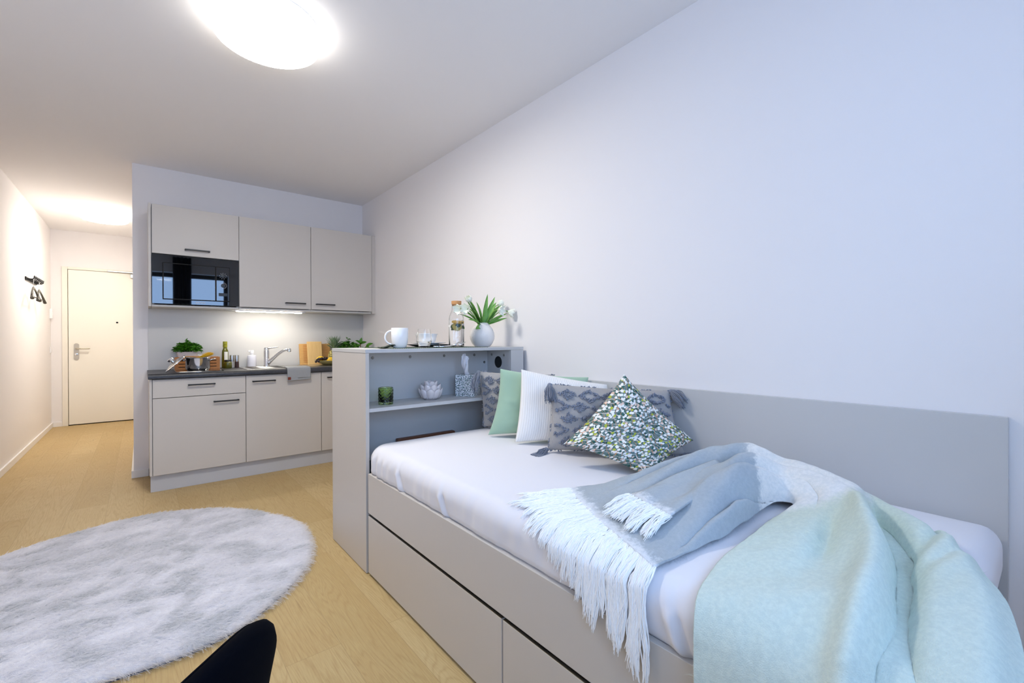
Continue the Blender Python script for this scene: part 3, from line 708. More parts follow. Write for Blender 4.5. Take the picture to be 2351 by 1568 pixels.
b = BM(); lathe(b, [(0, 0), (.028, 0), (.032, .005), (.0325, .045), (.029, .056), (.024, .060), (0, .060)], (x, y, ZW), 32); part('glass_body', b, M['pesto'], t, 50)
b = BM(); lathe(b, [(.0, .074), (.026, .074), (.028, .071), (.028, .060), (0, .060)], (x, y, ZW), 32); part('lid', b, M['black'], t, 40)
for k, (x, y, mm, lab) in enumerate(((.630, 4.79, 'salt', 'salt mill with steel top beside the pesto jar'), (.664, 4.765, 'pepper', 'pepper mill with steel top and dark peppercorns, right of the salt mill'))):
    t = thing('spice_mill', lab, 'mill', (x, y, ZW), 'steel-topped mills on the worktop')
    b = BM(); lathe(b, [(0, 0), (.0165, 0), (.0175, .004), (.0165, .055), (0, .055)], (x, y, ZW), 28); part('jar', b, M[mm], t, 50)
    b = BM(); lathe(b, [(0, .055), (.0175, .055), (.0175, .108), (.016, .113), (0, .114)], (x, y, ZW), 28); part('steel_top', b, M['steel'], t, 40)
x, y = .79, 4.80
t = thing('soap_dispenser', 'white soap dispenser at the back of the sink', 'soap dispenser', (x, y, ZW))
b = BM(); lathe(b, [(0, 0), (.035, 0), (.037, .003), (.037, .100), (.034, .106), (.012, .110), (0, .110)], (x, y, ZW), 36); part('bottle', b, mat('pale_lilac_plastic', (216, 216, 226), .5), t, 50)
b = BM(); lathe(b, [(0, .110), (.014, .110), (.014, .124), (.017, .126), (.018, .150), (.016, .154), (0, .155)], (x, y, ZW), 28); box(b, x-.030, x+.0, y-.009, y+.009, ZW+.141, ZW+.152, .002); part('pump', b, M['white_plastic'], t, 40)
# cutting boards
def leaning_board(name, xc, wdt, hgt, thk, ybot, lean, m, label, grooves=False):
    t = thing(name, label, 'cutting board', (xc, ybot, ZW), rot=(-lean, 0, 0))
    b = BM(); box(b, -wdt/2, wdt/2, 0, thk, 0, hgt, .004, 3)
    part('board', b, m, t, world=False)
    if grooves:
        b = BM()
        for k in range(22): box(b, -wdt/2+.035, wdt/2-.02, -.0015, .0002, .022+k*.0085, .0245+k*.0085)
        part('crumb_slats', b, M['bamboo_dark'], t, world=False)
    return t
leaning_board('cutting_board', 1.362, .300, .214, .018, 4.80, .18, M['oak_board'], 'wide slatted wooden bread board leaning on the splashback', True)
leaning_board('cutting_board', 1.348, .142, .236, .016, 4.765, .17, M['bamboo'], 'narrow plain bamboo cutting board in front of the bread board')
# fruit bowl, fruit
bx_, by_ = 1.465, 4.58
b = BM(); lathe(b, [(0, .004), (.075, 0), (.085, .001), (.135, .028), (.172, .046), (.174, .049), (.170, .050), (.13, .034), (.08, .010), (0, .009)], (bx_, by_, ZW), 56)
single('fruit_bowl', b, M['peel'], (bx_, by_, ZW), 'shallow olive bowl of fruit beside the cutting boards', 'bowl', smooth=40)
for (x, y, z, lab) in ((1.333, 4.56, .062, 'lemon at the left side of the fruit bowl'), (1.412, 4.50, .052, 'lemon at the front of the fruit bowl, half hidden by the bookcase')):
    b = BM(); lathe(b, [(0, -.038), (.006, -.036), (.018, -.029), (.027, -.014), (.030, 0), (.027, .014), (.018, .029), (.007, .035), (0, .039)], seg=28, mtx=Matrix.Translation((x, y, ZW+z)) @ Matrix.Rotation(1.4, 4, (.3, 1, .2)))
    single('lemon', b, M['lemon'], (x, y, ZW+z), lab, 'lemon', 'lemons in the fruit bowl', True)
t = thing('grape_bunch', 'dark grapes spilling over the left rim of the fruit bowl', 'grapes', (1.32, 4.53, ZW+.05)); r_ = random.Random(11)
gp = [(1.297, 4.535, .055), (1.305, 4.515, .045), (1.290, 4.545, .040), (1.318, 4.51, .066), (1.331, 4.505, .070), (1.342, 4.515, .064), (1.352, 4.50, .070), (1.366, 4.505, .066), (1.376, 4.52, .070), (1.386, 4.505, .062), (1.31, 4.53, .067), (1.36, 4.53, .062), (1.37, 4.545, .074), (1.39, 4.545, .070)]
for x, y, z in gp:
    b = BM(); sph(b, (x, y, ZW+z), .011, 2, (1, 1, 1.2), Matrix.Rotation(r_.uniform(-1, 1), 3, 'X')); part('grape', b, M['grape'], t, True)
b = BM(); tube(b, [gp[0][:2]+(ZW+.06,), (1.33, 4.52, ZW+.058), (1.39, 4.53, ZW+.062)], .0015, 6); part('stalk', b, M['bark'], t, True)
# pineapple
x, y = 1.492, 4.63
t = thing('pineapple', 'pineapple with spiky crown standing in the fruit bowl', 'pineapple', (x, y, ZW+.011))
b = BM(); lathe(b, [(0, 0), (.035, .002), (.052, .02), (.060, .05), (.060, .085), (.052, .115), (.036, .135), (0, .142)], (x, y, ZW+.011), 40); part('fruit', b, M['pineapple'], t, True)
b = BM(); r_ = random.Random(5)
for k in range(70):
    a = k*2.4; f_ = k/70; el = .72+.8*f_; L_ = .070+.05*math.sin(PI*min(1, f_*.9+.1))
    leaf(b, (x+.012*(1-f_)*math.cos(a), y+.012*(1-f_)*math.sin(a), ZW+.148+.045*f_), (math.cos(a)*math.cos(el), math.sin(a)*math.cos(el), math.sin(el)), (-math.cos(a)*math.sin(el), -math.sin(a)*math.sin(el), math.cos(el)), L_*r_.uniform(.8, 1.15), .015, -.3+.8*(1-f_), 5, .3)
part('crown', b, M['pine_leaf'], t, True)
# herbs at right end of worktop
def pot(root, x, y, r, h, m):
    b = BM(); lathe(b, [(0, 0), (r*.75, 0), (r, h), (r*.95, h), (r*.93, h-.008), (0, h-.008)], (x, y, ZW), 32); part('pot', b, m, root, 40)
t = thing('basil_plant', 'bushy basil plant at the right end of the worktop', 'potted plant', (1.62, 4.66, ZW)); pot(t, 1.62, 4.66, .055, .095, M['pot'])
b = BM(); r_ = random.Random(9); foliage(b, 1.62, 4.66, ZW+.10, .12, .09, .165, 330, .040, r_, False)
part('foliage', b, M['basil'], t, True)
t = thing('thyme_plant', 'thin-stemmed thyme plant behind the pineapple', 'potted plant', (1.56, 4.78, ZW)); pot(t, 1.56, 4.78, .045, .08, M['pot'])
b = BM()
for k in range(16):
    a = r_.uniform(-.5, 2.6); sp_ = r_.uniform(.03, .09); hh = r_.uniform(.14, .20)
    pts = [Vector((1.56+sp_*s*s*math.cos(a), 4.78+.3*sp_*s*s*math.sin(a), ZW+.08+hh*s*(1-.25*s))) for s in (0, .25, .5, .75, 1)]
    tube(b, pts, .0009, 4)
    for j in range(12):
        s = .25+.75*j/12; i = min(3, int(s*4)); p = pts[i].lerp(pts[i+1], s*4-i)
        leaf(b, p, (r_.uniform(-1, 1), r_.uniform(-1, 1), .3), (0, 0, 1), .010, .006, .2, 2)
part('foliage', b, M['basil'], t, True)
t = thing('money_plant', 'houseplant with thick oval leaves in the corner of the worktop', 'potted plant', (1.76, 4.62, ZW)); pot(t, 1.76, 4.62, .05, .09, M['pot'])
b = BM(); tube(b, [(1.76, 4.62, ZW+.08), (1.752, 4.615, ZW+.15), (1.748, 4.61, ZW+.215)], [.006, .005, .004], 8)
tube(b, [(1.762, 4.62, ZW+.10), (1.785, 4.60, ZW+.16), (1.80, 4.585, ZW+.185)], [.004, .003, .002], 8); part('stem', b, M['bark'], t, True)
b = BM()
for bs, d_, L_ in (((1.748, 4.61, ZW+.215), (-.8, -.3, .5), .065), ((1.748, 4.61, ZW+.215), (.1, -.3, 1), .06), ((1.748, 4.61, ZW+.21), (.9, -.1, .35), .07), ((1.748, 4.61, ZW+.205), (-.3, -.9, .3), .055), ((1.75, 4.61, ZW+.19), (-.9, .1, .1), .05), ((1.80, 4.585, ZW+.185), (.75, -.7, .5), .075), ((1.80, 4.585, ZW+.18), (.2, -.8, -.1), .05), ((1.79, 4.59, ZW+.17), (.6, -.6, -.3), .05), ((1.75, 4.61, ZW+.16), (.7, -.6, .1), .05), ((1.75, 4.61, ZW+.20), (.5, .3, .8), .05)):
    leaf(b, bs, d_, (-.3, -.7, .7), L_, L_*.52, .4, 7, .12)
part('leaves', b, M['basil'], t, True)

# ------------------------------------------------------------ bookcase
XB, BF, BB, ZT = .836, 2.141, 2.640, 1.092
XB1 = 1.8505
t = thing('bookcase', 'light grey open bookcase dividing the bed from the kitchen', 'bookcase', (1.34, BB, 0))
part('top_board', B(XB, XB1, BF, BB, ZT-.018, ZT, .0008), M['grey_board'], t)
part('side_panel', B(XB+.001, XB+.019, BF+.0008, BB-.0005, .003, ZT-.0185, .0008), M['front'], t)
part('side_panel', B(1.749, 1.767, BF+.018, BB-.02, .003, ZT-.0185, .0008), M['grey_board'], t)
part('filler_post', B(1.7495, XB1-.001, BF+.0008, BF+.0175, .003, ZT-.0185, .0008), M['grey_board'], t)
part('back_panel', B(XB+.0195, 1.7485, 2.385, 2.401, .003, ZT-.0185, 0), M['grey_board'], t)
part('shelf', B(XB+.0195, 1.7485, BF+.001, 2.3845, .783, .801, .0008), M['grey_board'], t)
for xs_ in (.972, 1.196, 1.422, 1.645):
    b = BM(); lathe(b, [(0, .0025), (.0035, .0025), (.004, .0012), (.0075, .0022), (.0085, 0), (0, 0)], seg=20, mtx=Matrix.Translation((xs_, 2.3848, 1.040)) @ Matrix.Rotation(PI/2, 4, 'X')); part('screw', b, M['screw'], t, 30)
b = BM(); lathe(b, [(0, .0025), (.0035, .0025), (.004, .0012), (.0075, .0022), (.0085, 0), (0, 0)], seg=20, mtx=Matrix.Translation((1.724, 2.3848, .991)) @ Matrix.Rotation(PI/2, 4, 'X')); part('screw', b, M['screw'], t, 30)
for yy in (2.338, 2.211):
    b = BM(); lathe(b, [(0, .0025), (.0035, .0025), (.004, .0012), (.0075, .0022), (.0085, 0), (0, 0)], seg=20, mtx=Matrix.Translation((1.7488, yy, 1.041)) @ Matrix.Rotation(-PI/2, 4, 'Y')); part('screw', b, M['screw'], t, 30)
b = BM(); lathe(b, [(0, .0012), (.034, .0012), (.037, .001), (.037, 0), (0, 0)], seg=40, mtx=Matrix.Translation((1.7488, 2.269, .995)) @ Matrix.Rotation(-PI/2, 4, 'Y')); part('cable_hole', b, M['hole'], t, 30)

# shelf items
x, y, z = .985, 2.245, .801
t = thing('candle_holder', 'green patterned glass candle holder on the bookcase shelf', 'candle holder', (x, y, z))
b = BM(); n = 60; hgt = .088; rows = []
for i in range(29):
    s = i/28; ring = []
    for k in range(n*2):
        a = 2*PI*k/(n*2); ph = (s*5+abs(((a/(2*PI)*7) % 1)-.5)*1.6) % 1; rr = .0375+.0016*math.sin(2*PI*ph)*(1 if .06 < s < .93 else 0)
        ring.append((x+rr*math.cos(a), y+rr*math.sin(a), z+s*hgt))
    rows.append(ring)
rows = [[(x+.001*math.cos(2*PI*k/(2*n)), y+.001*math.sin(2*PI*k/(2*n)), z) for k in range(2*n)]]+rows
rows += [[(x+rr*math.cos(2*PI*k/(2*n)), y+rr*math.sin(2*PI*k/(2*n)), z+zz) for k in range(2*n)] for rr, zz in ((.0345, hgt), (.0335, hgt-.003), (.033, .014), (.001, .012))]
grid(b, rows, closed=True); part('glass_cup', b, M['green_glass'], t, True)
x, y = 1.262, 2.265
t = thing('candle_holder', 'white lotus flower candle holder in the middle of the shelf', 'candle holder', (x, y, z))
b = BM(); lathe(b, [(0, 0), (.034, 0), (.048, .012), (.056, .030), (.054, .045), (.049, .045), (.05, .03), (.042, .014), (0, .008)], (x, y, z), 40); part('cup', b, M['petal_cer'], t, True)
for ring, (np_, r0, z0_, lean, pl_, pw) in enumerate(((8, .047, .008, .55, .062, .052), (8, .048, .030, .28, .064, .050), (6, .036, .050, .02, .062, .046))):
    for k in range(np_):
        a = 2*PI*(k+.5*(ring % 2))/np_+.25; ca, sa = math.cos(a), math.sin(a); rows = []
        for i in range(9):
            s = i/8; hw = pw/2*math.sin(PI*(s*.86+.1))**.75 if i < 8 else .001
            rr = r0+lean*pl_*math.sin(s*1.9)*.55; zz = z0_+pl_*s*(.98-.1*s)
            rows.append([(x+rr*ca-q*hw*sa-.012*q*q*ca*(hw/.02), y+rr*sa+q*hw*ca-.012*q*q*sa*(hw/.02), z+zz) for q in (-1, -.6, -.2, .2, .6, 1)])
        b = BM(); grid(b, rows); o = part('petal', b, M['petal_cer'], t, True)
        md = o.modifiers.new('thick', 'SOLIDIFY'); md.thickness = .005; md.offset = 0
# tissue box
mx_ = frame_m((1.518, 2.205, z), (-.42, .907, 0), (-.907, -.42, 0), (0, 0, 1))
mx_ = frame_m((1.508, 2.190, z), (.80, .60, 0), (-.60, .80, 0), (0, 0, 1))
t = thing('tissue_box', 'leaf-printed cube tissue box on the shelf by the pillows', 'tissue box', (1.508, 2.19, z))
b = BM(); box(b, 0, .118, 0, .118, 0, .128, .0015, 2, mx_); part('box', b, M['dots'], t)
b = BM(); rows = []; r_ = random.Random(2)
for i in range(19):
    s = i/18; ring = []
    wd = .026+.026*s+.012*math.sin(s*5)
    for k in range(25):
        q = k/24*2-1; tw_ = .9*s+.5
        fx = q*wd; fy = .010*math.sin(q*6+s*3)*(1-.3*s)+.006*math.sin(q*13)
        ring.append(((.050-.020*math.sin(s*3)-.03*s)+fx*math.cos(tw_)-fy*math.sin(tw_), .06+fx*math.sin(tw_)*.6+fy*math.cos(tw_), .126+.115*s+.014*math.sin(q*2.4+1)*s))
    rows.append(ring)
grid(b, rows); bmesh.ops.transform(b, matrix=mx_, verts=b.verts); part('tissue', b, M['tissue'], t, True)

# top items
ZB = ZT
t = single('placemat', box(BM(), .985, 1.600, 2.175, 2.55, ZB, ZB+.003, .001), M['placemat'], (1.28, 2.36, ZB), 'dark green woven placemat on top of the bookcase', 'placemat')
z = ZB+.003
x, y = 1.060, 2.235
t = thing('mug', 'white mug on top of the bookcase, handle to the left', 'mug', (x, y, z))
b = BM(); lathe(b, [(0, 0), (.030, 0), (.034, .004), (.041, .025), (.044, .055), (.0445, .104), (.043, .106), (.0415, .104), (.041, .055), (.037, .012), (0, .006)], (x, y, z), 44); part('cup', b, M['white_cer'], t, 60)
b = BM(); dx_, dy_ = -.90, .43; pts = []
for k in range(11):
    a = PI*(.5+k/10); rr = .030; pts.append((x+dx_*(.041-rr*1.15*math.cos(a)), y+dy_*(.041-rr*1.15*math.cos(a)), z+.056+.036*math.sin(a)))
tube(b, pts, .0048, 10); part('handle', b, M['white_cer'], t, True)
x, y = 1.200, 2.225
t = thing('drinking_glass', 'clear tumbler with a little water, right of the mug', 'glass', (x, y, z))
b = BM(); lathe(b, [(0, 0), (.022, 0), (.027, .003), (.038, .022), (.0415, .04), (.040, .065), (.033, .103), (.0322, .103), (.0388, .065), (.040, .04), (.0365, .024), (.025, .010), (0, .009)], (x, y, z), 44); part('tumbler', b, M['glass'], t, 35)
b = BM(); lathe(b, [(0, .0085), (.0256, .0095), (.0373, .024), (.0402, .033), (0, .033)], (x, y, z), 44); part('water', b, M['water'], t, 35)
x, y = 1.335, 2.42
b = BM(); lathe(b, [(0, 0), (.07, 0), (.115, .010), (.130, .014), (.130, .016), (.112, .014), (.07, .005), (0, .005)], (x, y, z), 56)
single('dinner_plate', b, M['plate_dark'], (x, y, z), 'dark dinner plate lowest in the place setting', 'plate', smooth=40)
b = BM(); lathe(b, [(0, .0055), (.055, .0055), (.062, .018), (.103, .024), (.103, .026), (.060, .022), (.052, .009), (0, .009)], (x, y, z), 56)
single('side_plate', b, M['white_cer'], (x, y, z+.0055), 'white side plate stacked on the dark dinner plate', 'plate', smooth=40)
b = BM(); lathe(b, [(0, .0095), (.034, .0095), (.036, .014), (.054, .034), (.066, .078), (.0645, .079), (.052, .036), (.032, .017), (0, .015)], (x-.015, y, z), 48)
single('bowl', b, M['white_cer'], (x-.015, y, z+.0095), 'white bowl stacked on the side plate behind the tumbler', 'bowl', smooth=40)
# napkin and cutlery
b = BM(); rows = []
for i in range(13):
    s = i/12; rows.append([(.955+.13*s+.01*q, 2.215+.09*q, z+.002+.018*math.exp(-((s-.5)/.22)**2)*(1-.5*q)+.004*math.sin(q*9+s*7)) for q in [k/8 for k in range(9)]])
grid(b, rows); o = single('napkin', b, M['napkin'], (1.0, 2.25, z), 'folded dark green napkin behind the mug', 'napkin', smooth=True); md = o.modifiers.new('thick', 'SOLIDIFY'); md.thickness = .002
for k, (fx, fy) in enumerate(((1.375, 2.215), (1.405, 2.195))):
    t = thing('fork', ('silver fork nearer the plates' if k == 0 else 'silver fork nearer the carafe')+', tines raised over the placemat', 'fork', (fx, fy, z), 'forks on the placemat')
    d_ = Vector((.82, .1, 0)).normalized(); o_ = Vector((fx-.12, fy+.01*k, z+.004)); b = BM()
    tube(b, [o_, o_+d_*.06+Vector((0, 0, .001)), o_+d_*.12+Vector((0, 0, .006))], [.005, .0035, .003], 8); part('handle', b, M['chrome'], t, True)
    b = BM(); s_ = Vector((-d_.y, d_.x, 0)); box(b, -.010, .010, -.001, .001, -.012, .012, .0008, 1, frame_m(o_+d_*.132+Vector((0, 0, .008)), s_, Vector((0, 0, 1)), d_))
    for q in (-.009, -.003, .003, .009):
        tube(b, [o_+d_*.142+s_*q+Vector((0, 0, .009)), o_+d_*.165+s_*q+Vector((0, 0, .016)), o_+d_*.185+s_*q+Vector((0, 0, .026))], [.0014, .0012, .0008], 6)
    part('tines', b, M['chrome'], t, True)
# carafe
x, y = 1.457, 2.300
t = thing('water_carafe', 'glass water carafe with cork, lemon and mint beside the vase', 'carafe', (x, y, z))
b = BM(); lathe(b, [(0, 0), (.042, 0), (.0455, .004), (.0455, .165), (.042, .185), (.031, .212), (.0275, .225), (.027, .252), (.0255, .252), (.026, .225), (.0295, .210), (.0405, .184), (.044, .163), (.044, .010), (.040, .008), (0, .008)], (x, y, z), 56); part('bottle', b, M['glass'], t, 35)
b = BM(); lathe(b, [(0, .0075), (.0405, .0075), (.0447, .0105), (.0447, .160), (0, .160)], (x, y, z), 56); part('water', b, M['water'], t, 60)
b = BM(); lathe(b, [(0, .238), (.0248, .238), (.0252, .253), (.029, .254), (.030, .272), (.029, .2745), (0, .2745)], (x, y, z), 40); part('cork', b, M['cork_t'], t, 40)
M['lemon_in'] = mat('lemon_flesh', (232, 214, 110), .4)
for (ax, az, rr, m_) in ((-.012, .148, .024, 'lemon'), (.012, .146, .022, 'lemon'), (-.008, .122, .026, 'lemon_in')):
    b = BM(); lathe(b, [(0, -.0025), (rr, -.0025), (rr, .0025), (0, .0025)], seg=28, mtx=Matrix.Translation((x+ax, y-.018, z+az)) @ Matrix.Rotation(1.25 if m_ == 'lemon_in' else .35, 4, (1, -.4, 0))); part('lemon_slice', b, M[m_], t, 30)
r_ = random.Random(4)
for k in range(12):
    b = BM(); a = r_.uniform(0, 6.28); q = r_.uniform(.008, .022); leaf(b, (x+q*math.cos(a), y+q*math.sin(a)-.006, z+r_.uniform(.10, .145)), (math.cos(a*3), math.sin(a*3), r_.uniform(-.8, .3)), (-.3, -.9, .3), .034, .026, .5, 5); part('mint_leaf', b, M['mint_leaf'], t, True)
# vase and tulips
vx, vy, vz = 1.672, 2.335, ZB
t = thing('vase', 'round white hammered vase holding tulips on the bookcase', 'vase', (vx, vy, vz))
b = BM(); pr = [(0, .003), (.042, .0), (.050, .003), (.066, .022), (.076, .045), (.0795, .068), (.077, .090), (.066, .114), (.050, .135), (.037, .148), (.033, .153), (.031, .152), (.036, .143), (.060, .11), (.070, .07), (.05, .012), (0, .008)]
pr2 = []
for a, c_ in zip(pr, pr[1:]): pr2 += [a, ((a[0]+c_[0])/2, (a[1]+c_[1])/2)]
lathe(b, pr, (vx, vy, vz), 72); part('body', b, M['vase'], t, True)
def tulip(bloom, mid, label, opn, leaves, seed):
    r_ = random.Random(seed); base = Vector((vx+r_.uniform(-.015, .015), vy+r_.uniform(-.015, .015), vz+.02))
    t = thing('tulip', label, 'tulip', base, 'white tulips in the vase')
    rim = Vector((vx+.5*(mid[0]-vx)*.3, vy+(mid[1]-vy)*.15, vz+.15)); P_ = [base, rim, Vector(mid), Vector(bloom)]
    pts = []
    for k in range(13):
        s = k/12; a = P_[0]*(1-s)**3+P_[1]*3*s*(1-s)**2+P_[2]*3*s*s*(1-s)+P_[3]*s**3; pts.append(a)
    b = BM(); tube(b, pts, .0028, 8); part('stem', b, M['stem'], t, True)
    d_ = (pts[-1]-pts[-2]).normalized(); n1 = d_.orthogonal().normalized(); n2 = d_.cross(n1)
    for k in range(6):
        a = k*PI/3+.2; o_ = n1*math.cos(a)+n2*math.sin(a); b = BM(); rows = []; s2 = d_.cross(o_); op = opn*(1.15 if k % 2 else .8)
        for i in range(8):
            s = i/7; hw = .0150*math.sin(PI*(s*.85+.12))**.7 if i < 7 else .003; rr = .004+.018*math.sin(s*2.1)+op*s*s*.03
            rows.append([pts[-1]+d_*(s*.040)+o_*(rr-.006*q*q)+s2*hw*q+o_*.002*math.sin(s*9+q*4+k)*s for q in (-1, -.5, 0, .5, 1)])
        grid(b, rows); part('petal', b, M['tulip'], t, True)
    for (lx_, ly_, lz_, L_, W_, cu) in leaves:
        b = BM(); d2 = Vector((lx_, ly_, lz_)).normalized(); st = Vector((vx+lx_*.02, vy+ly_*.02, vz+.135))
        leaf(b, st, d2, Vector((-lx_, -ly_-.9, .5)), L_, W_, cu, 9, .3, 1.15); part('leaf', b, M['tulip_leaf'], t, True)
def W(u, y, z):
    """point at a given y and height, u in photo pixels, used once to lay the bouquet out"""
    k = (u-1175.5)/F_PX; c_, s_ = math.cos(YAW), math.sin(YAW); return (y*(s_+k*c_)/(c_-k*s_), y, z)
tulip(W(1081, 2.30, 1.372), W(1096, 2.32, 1.33), 'white tulip with bud pointing up at the top left of the bouquet', 0, [(-.55, -.15, .9, .20, .032, .2), (-.75, -.1, .8, .17, .028, -.2), (-.35, -.2, .95, .16, .036, .1), (-.62, -.1, .85, .22, .024, .1)], 1)
tulip(W(1058, 2.26, 1.322), W(1080, 2.30, 1.35), 'white tulip leaning left, seen behind the carafe neck', .5, [(-.95, -.25, .45, .19, .022, .25), (-.6, -.4, .75, .15, .03, .3), (-.85, -.2, .6, .20, .026, .2)], 2)
tulip(W(1074, 2.25, 1.322), W(1086, 2.28, 1.33), 'white open tulip drooping between carafe and vase', .6, [(-.8, -.5, .35, .15, .026, .5), (-.5, -.4, -.1, .085, .034, .6)], 3)
tulip(W(1144, 2.33, 1.365), W(1128, 2.33, 1.34), 'white tulip with greenish bud upright at the top right', 0, [(.25, .1, 1, .21, .028, -.1), (.40, -.1, .95, .20, .030, -.1), (.7, 0, .8, .19, .026, .2)], 4)
tulip(W(1143, 2.24, 1.322), W(1130, 2.28, 1.335), 'white open tulip at the right front of the bouquet', .6, [(.3, -.3, .8, .17, .032, .2), (.5, -.1, .8, .16, .03, .1), (.42, -.3, .9, .14, .036, .1)], 5)
tulip(W(1166, 2.26, 1.318), W(1145, 2.28, 1.35), 'white tulip reaching furthest right towards the wall', .4, [(.85, -.2, .5, .185, .022, .2), (.05, -.2, 1, .15, .034, .1), (.9, -.3, .35, .16, .022, .1), (.62, -.2, .8, .18, .026, .2)], 6)
# inside niche
t = thing('wooden_tray', 'brown wooden tray standing behind the mattress in the bookcase', 'tray', (1.3, 2.36, .44))
b = BM(); box(b, 1.10, 1.475, 2.345, 2.380, .40, .583, .006); part('board', b, M['bark'], t)
b = BM(); box(b, 1.12, 1.455, 2.338, 2.3455, .42, .565, .003); part('panel', b, M['bamboo_dark'], t)
for k, (x0, x1, z0, z1, m_, lab) in enumerate(((.860, .905, .40, .575, 'bark', 'brown book at the left end behind the mattress'), (.860, .893, .36, .53, 'book', 'dark book low behind the mattress corner'))):
    yy = 2.27-.055*k
    t = thing('book', lab, 'book', (x0, yy, z0)); part('cover', B(x0, x1, yy, yy+.04, z0, z1, .002), M[m_], t); part('pages', B(x0+.003, x1-.003, yy+.004, yy+.036, z1-.001, z1+.0006), M['bottle_label'], t)

# ------------------------------------------------------------ bed
XF = .842; YB0, YB1 = .095, 2.128
t = thing('bed_frame', 'light grey storage bed with drawers under the white mattress', 'bed', (XF, 1.1, 0))
part('fascia', B(XF, XF+.018, YB0, YB1, .300, .490, .0012), M['front'], t)
for a, c_ in ((YB0, 1.0745), (1.0785, YB1)):
    d_ = part('drawer', B(XF, XF+.018, a+.002, c_-.0005, .012, .287, .0012), M['front'], t)
    part('grip_edge', B(XF+.0005, XF+.017, a+.002, c_-.0005, .2872, .2885), M['steel'], t, parent=d_)
b = BM(); box(b, XF+.03, XF+.05, YB0+.02, YB1-.02, .0, .44); box(b, XF+.05, 1.84, YB1-.03, YB1-.012, 0, .47); box(b, XF+.02, 1.84, YB0+.018, YB1-.03, .40, .42)
part('inner_frame', b, M['dark'], t)
part('end_board', B(XF+.02, 1.8505, YB0, YB0+.018, .003, .42, .001), M['front'], t)
single('wall_panel', B(1.8515, XR-.002, .0913, 2.138, .003, .918, .0012), M['grey_board'], (1.86, 1.1, 0), 'long light grey panel along the wall beside the bed', 'panel')
# mattress
MX0, MX1, MY0, MY1, MZ0, MZ1 = .846, 1.848, .100, 2.185, .425, .622
ER = .062
def mat_z(x, y):
    """height of the sheet at x, y"""
    dx = min(x-MX0, (MX1-x)*1.2); dy = min(y-MY0, MY1-y); d_ = min(dx, dy)
    if d_ <= 0: return MZ1-ER
    if d_ >= ER: return MZ1+.004*min(1, (d_-ER)/.1)
    return MZ1-ER+math.sqrt(max(0, ER*ER-(ER-d_)**2))
b = BM(); N1, N2 = 84, 168; rows = []
def outline(s, inset):
    """rounded rectangle perimeter, s in 0..1"""
    x0, x1, y0, y1 = MX0+inset, MX1-inset, MY0+inset, MY1-inset
    rads = [.10, .03, .03, .06]  # corners: (x0,y1) (x1,y1) (x1,y0) (x0,y0)
    return x0, x1, y0, y1, rads
def per(inset, n=240):
    x0, x1, y0, y1, R_ = outline(0, inset); pts = []
    R_ = [max(.004, r-inset) for r in R_]
    segs = [((x0, y0+R_[3]), (x0, y1-R_[0])), ((x0+R_[0], y1), (x1-R_[1], y1)), ((x1, y1-R_[1]), (x1, y0+R_[2])), ((x1-R_[2], y0), (x0+R_[3], y0))]
    cs = [((x0+R_[0], y1-R_[0]), R_[0], PI), ((x1-R_[1], y1-R_[1]), R_[1], PI/2), ((x1-R_[2], y0+R_[2]), R_[2], 0), ((x0+R_[3], y0+R_[3]), R_[3], -PI/2)]
    cnt = [440, 60, 90, 60]
    for (a, c_), (cc, r, a0), k in zip(segs, cs, cnt):
        for q in range(k): f_ = q/k; pts.append((a[0]*(1-f_)+c_[0]*f_, a[1]*(1-f_)+c_[1]*f_))
        for q in range(10): an = a0-PI/2*q/10; pts.append((cc[0]+r*math.cos(an), cc[1]+r*math.sin(an)))
    return pts
prof = [(.026, MZ0), (.024, .470), (.019, .486), (.008, .494), (.001, .503), (0, .515), (0, .53), (0, .545)]
prof += [(ER-ER*math.cos(a), MZ1-ER+ER*math.sin(a)) for a in [k*PI/16 for k in range(9)]]
for ins in (.08, .12, .2, .3, .4, .48): prof.append((ins, MZ1+.004*min(1, (ins-ER)/.1)))
for ins, z in prof:
    row = []
    for (x, y) in per(ins):
        wr = .0
        if x < MX0+.05 and z > .492:
            wr = .006*noise.noise(Vector((y*5, z*7, 1)))+.004*noise.noise(Vector((y*26, z*9, 4)))+(.0035*math.sin(y*95+z*14)*max(0, min(1, (y-1.80)/.15)) if z < MZ1-.045 else 0)
            for yc in (1.42, 1.78, .48): wr += .009*math.exp(-((y-yc-.4*(z-.52))/.010)**2)*(1 if z < MZ1-.05 else .2) - .009*math.exp(-((y-yc-.02-.4*(z-.52))/.014)**2)*(1 if z < MZ1-.05 else .2)
        dz = .0018*noise.noise(Vector((x*4, y*4, 2)))+(.0012*math.exp(-((x-1.13)/.01)**2) if ins > .05 else 0)
        row.append((x+wr, y, z+dz))
    rows.append(row)
V = grid(b, rows, closed=True)
cz = b.verts.new((sum(p[0] for p in rows[-1])/len(rows[-1]), sum(p[1] for p in rows[-1])/len(rows[-1]), MZ1+.004))
for k in range(len(V[-1])): b.faces.new([V[-1][k], V[-1][(k+1) % len(V[-1])], cz])
b.faces.new(V[0][::-1])
single('mattress', b, M['sheet'], (1.35, 1.1, MZ0), 'mattress under a smooth white fitted sheet on the grey bed', 'mattress', smooth=True)

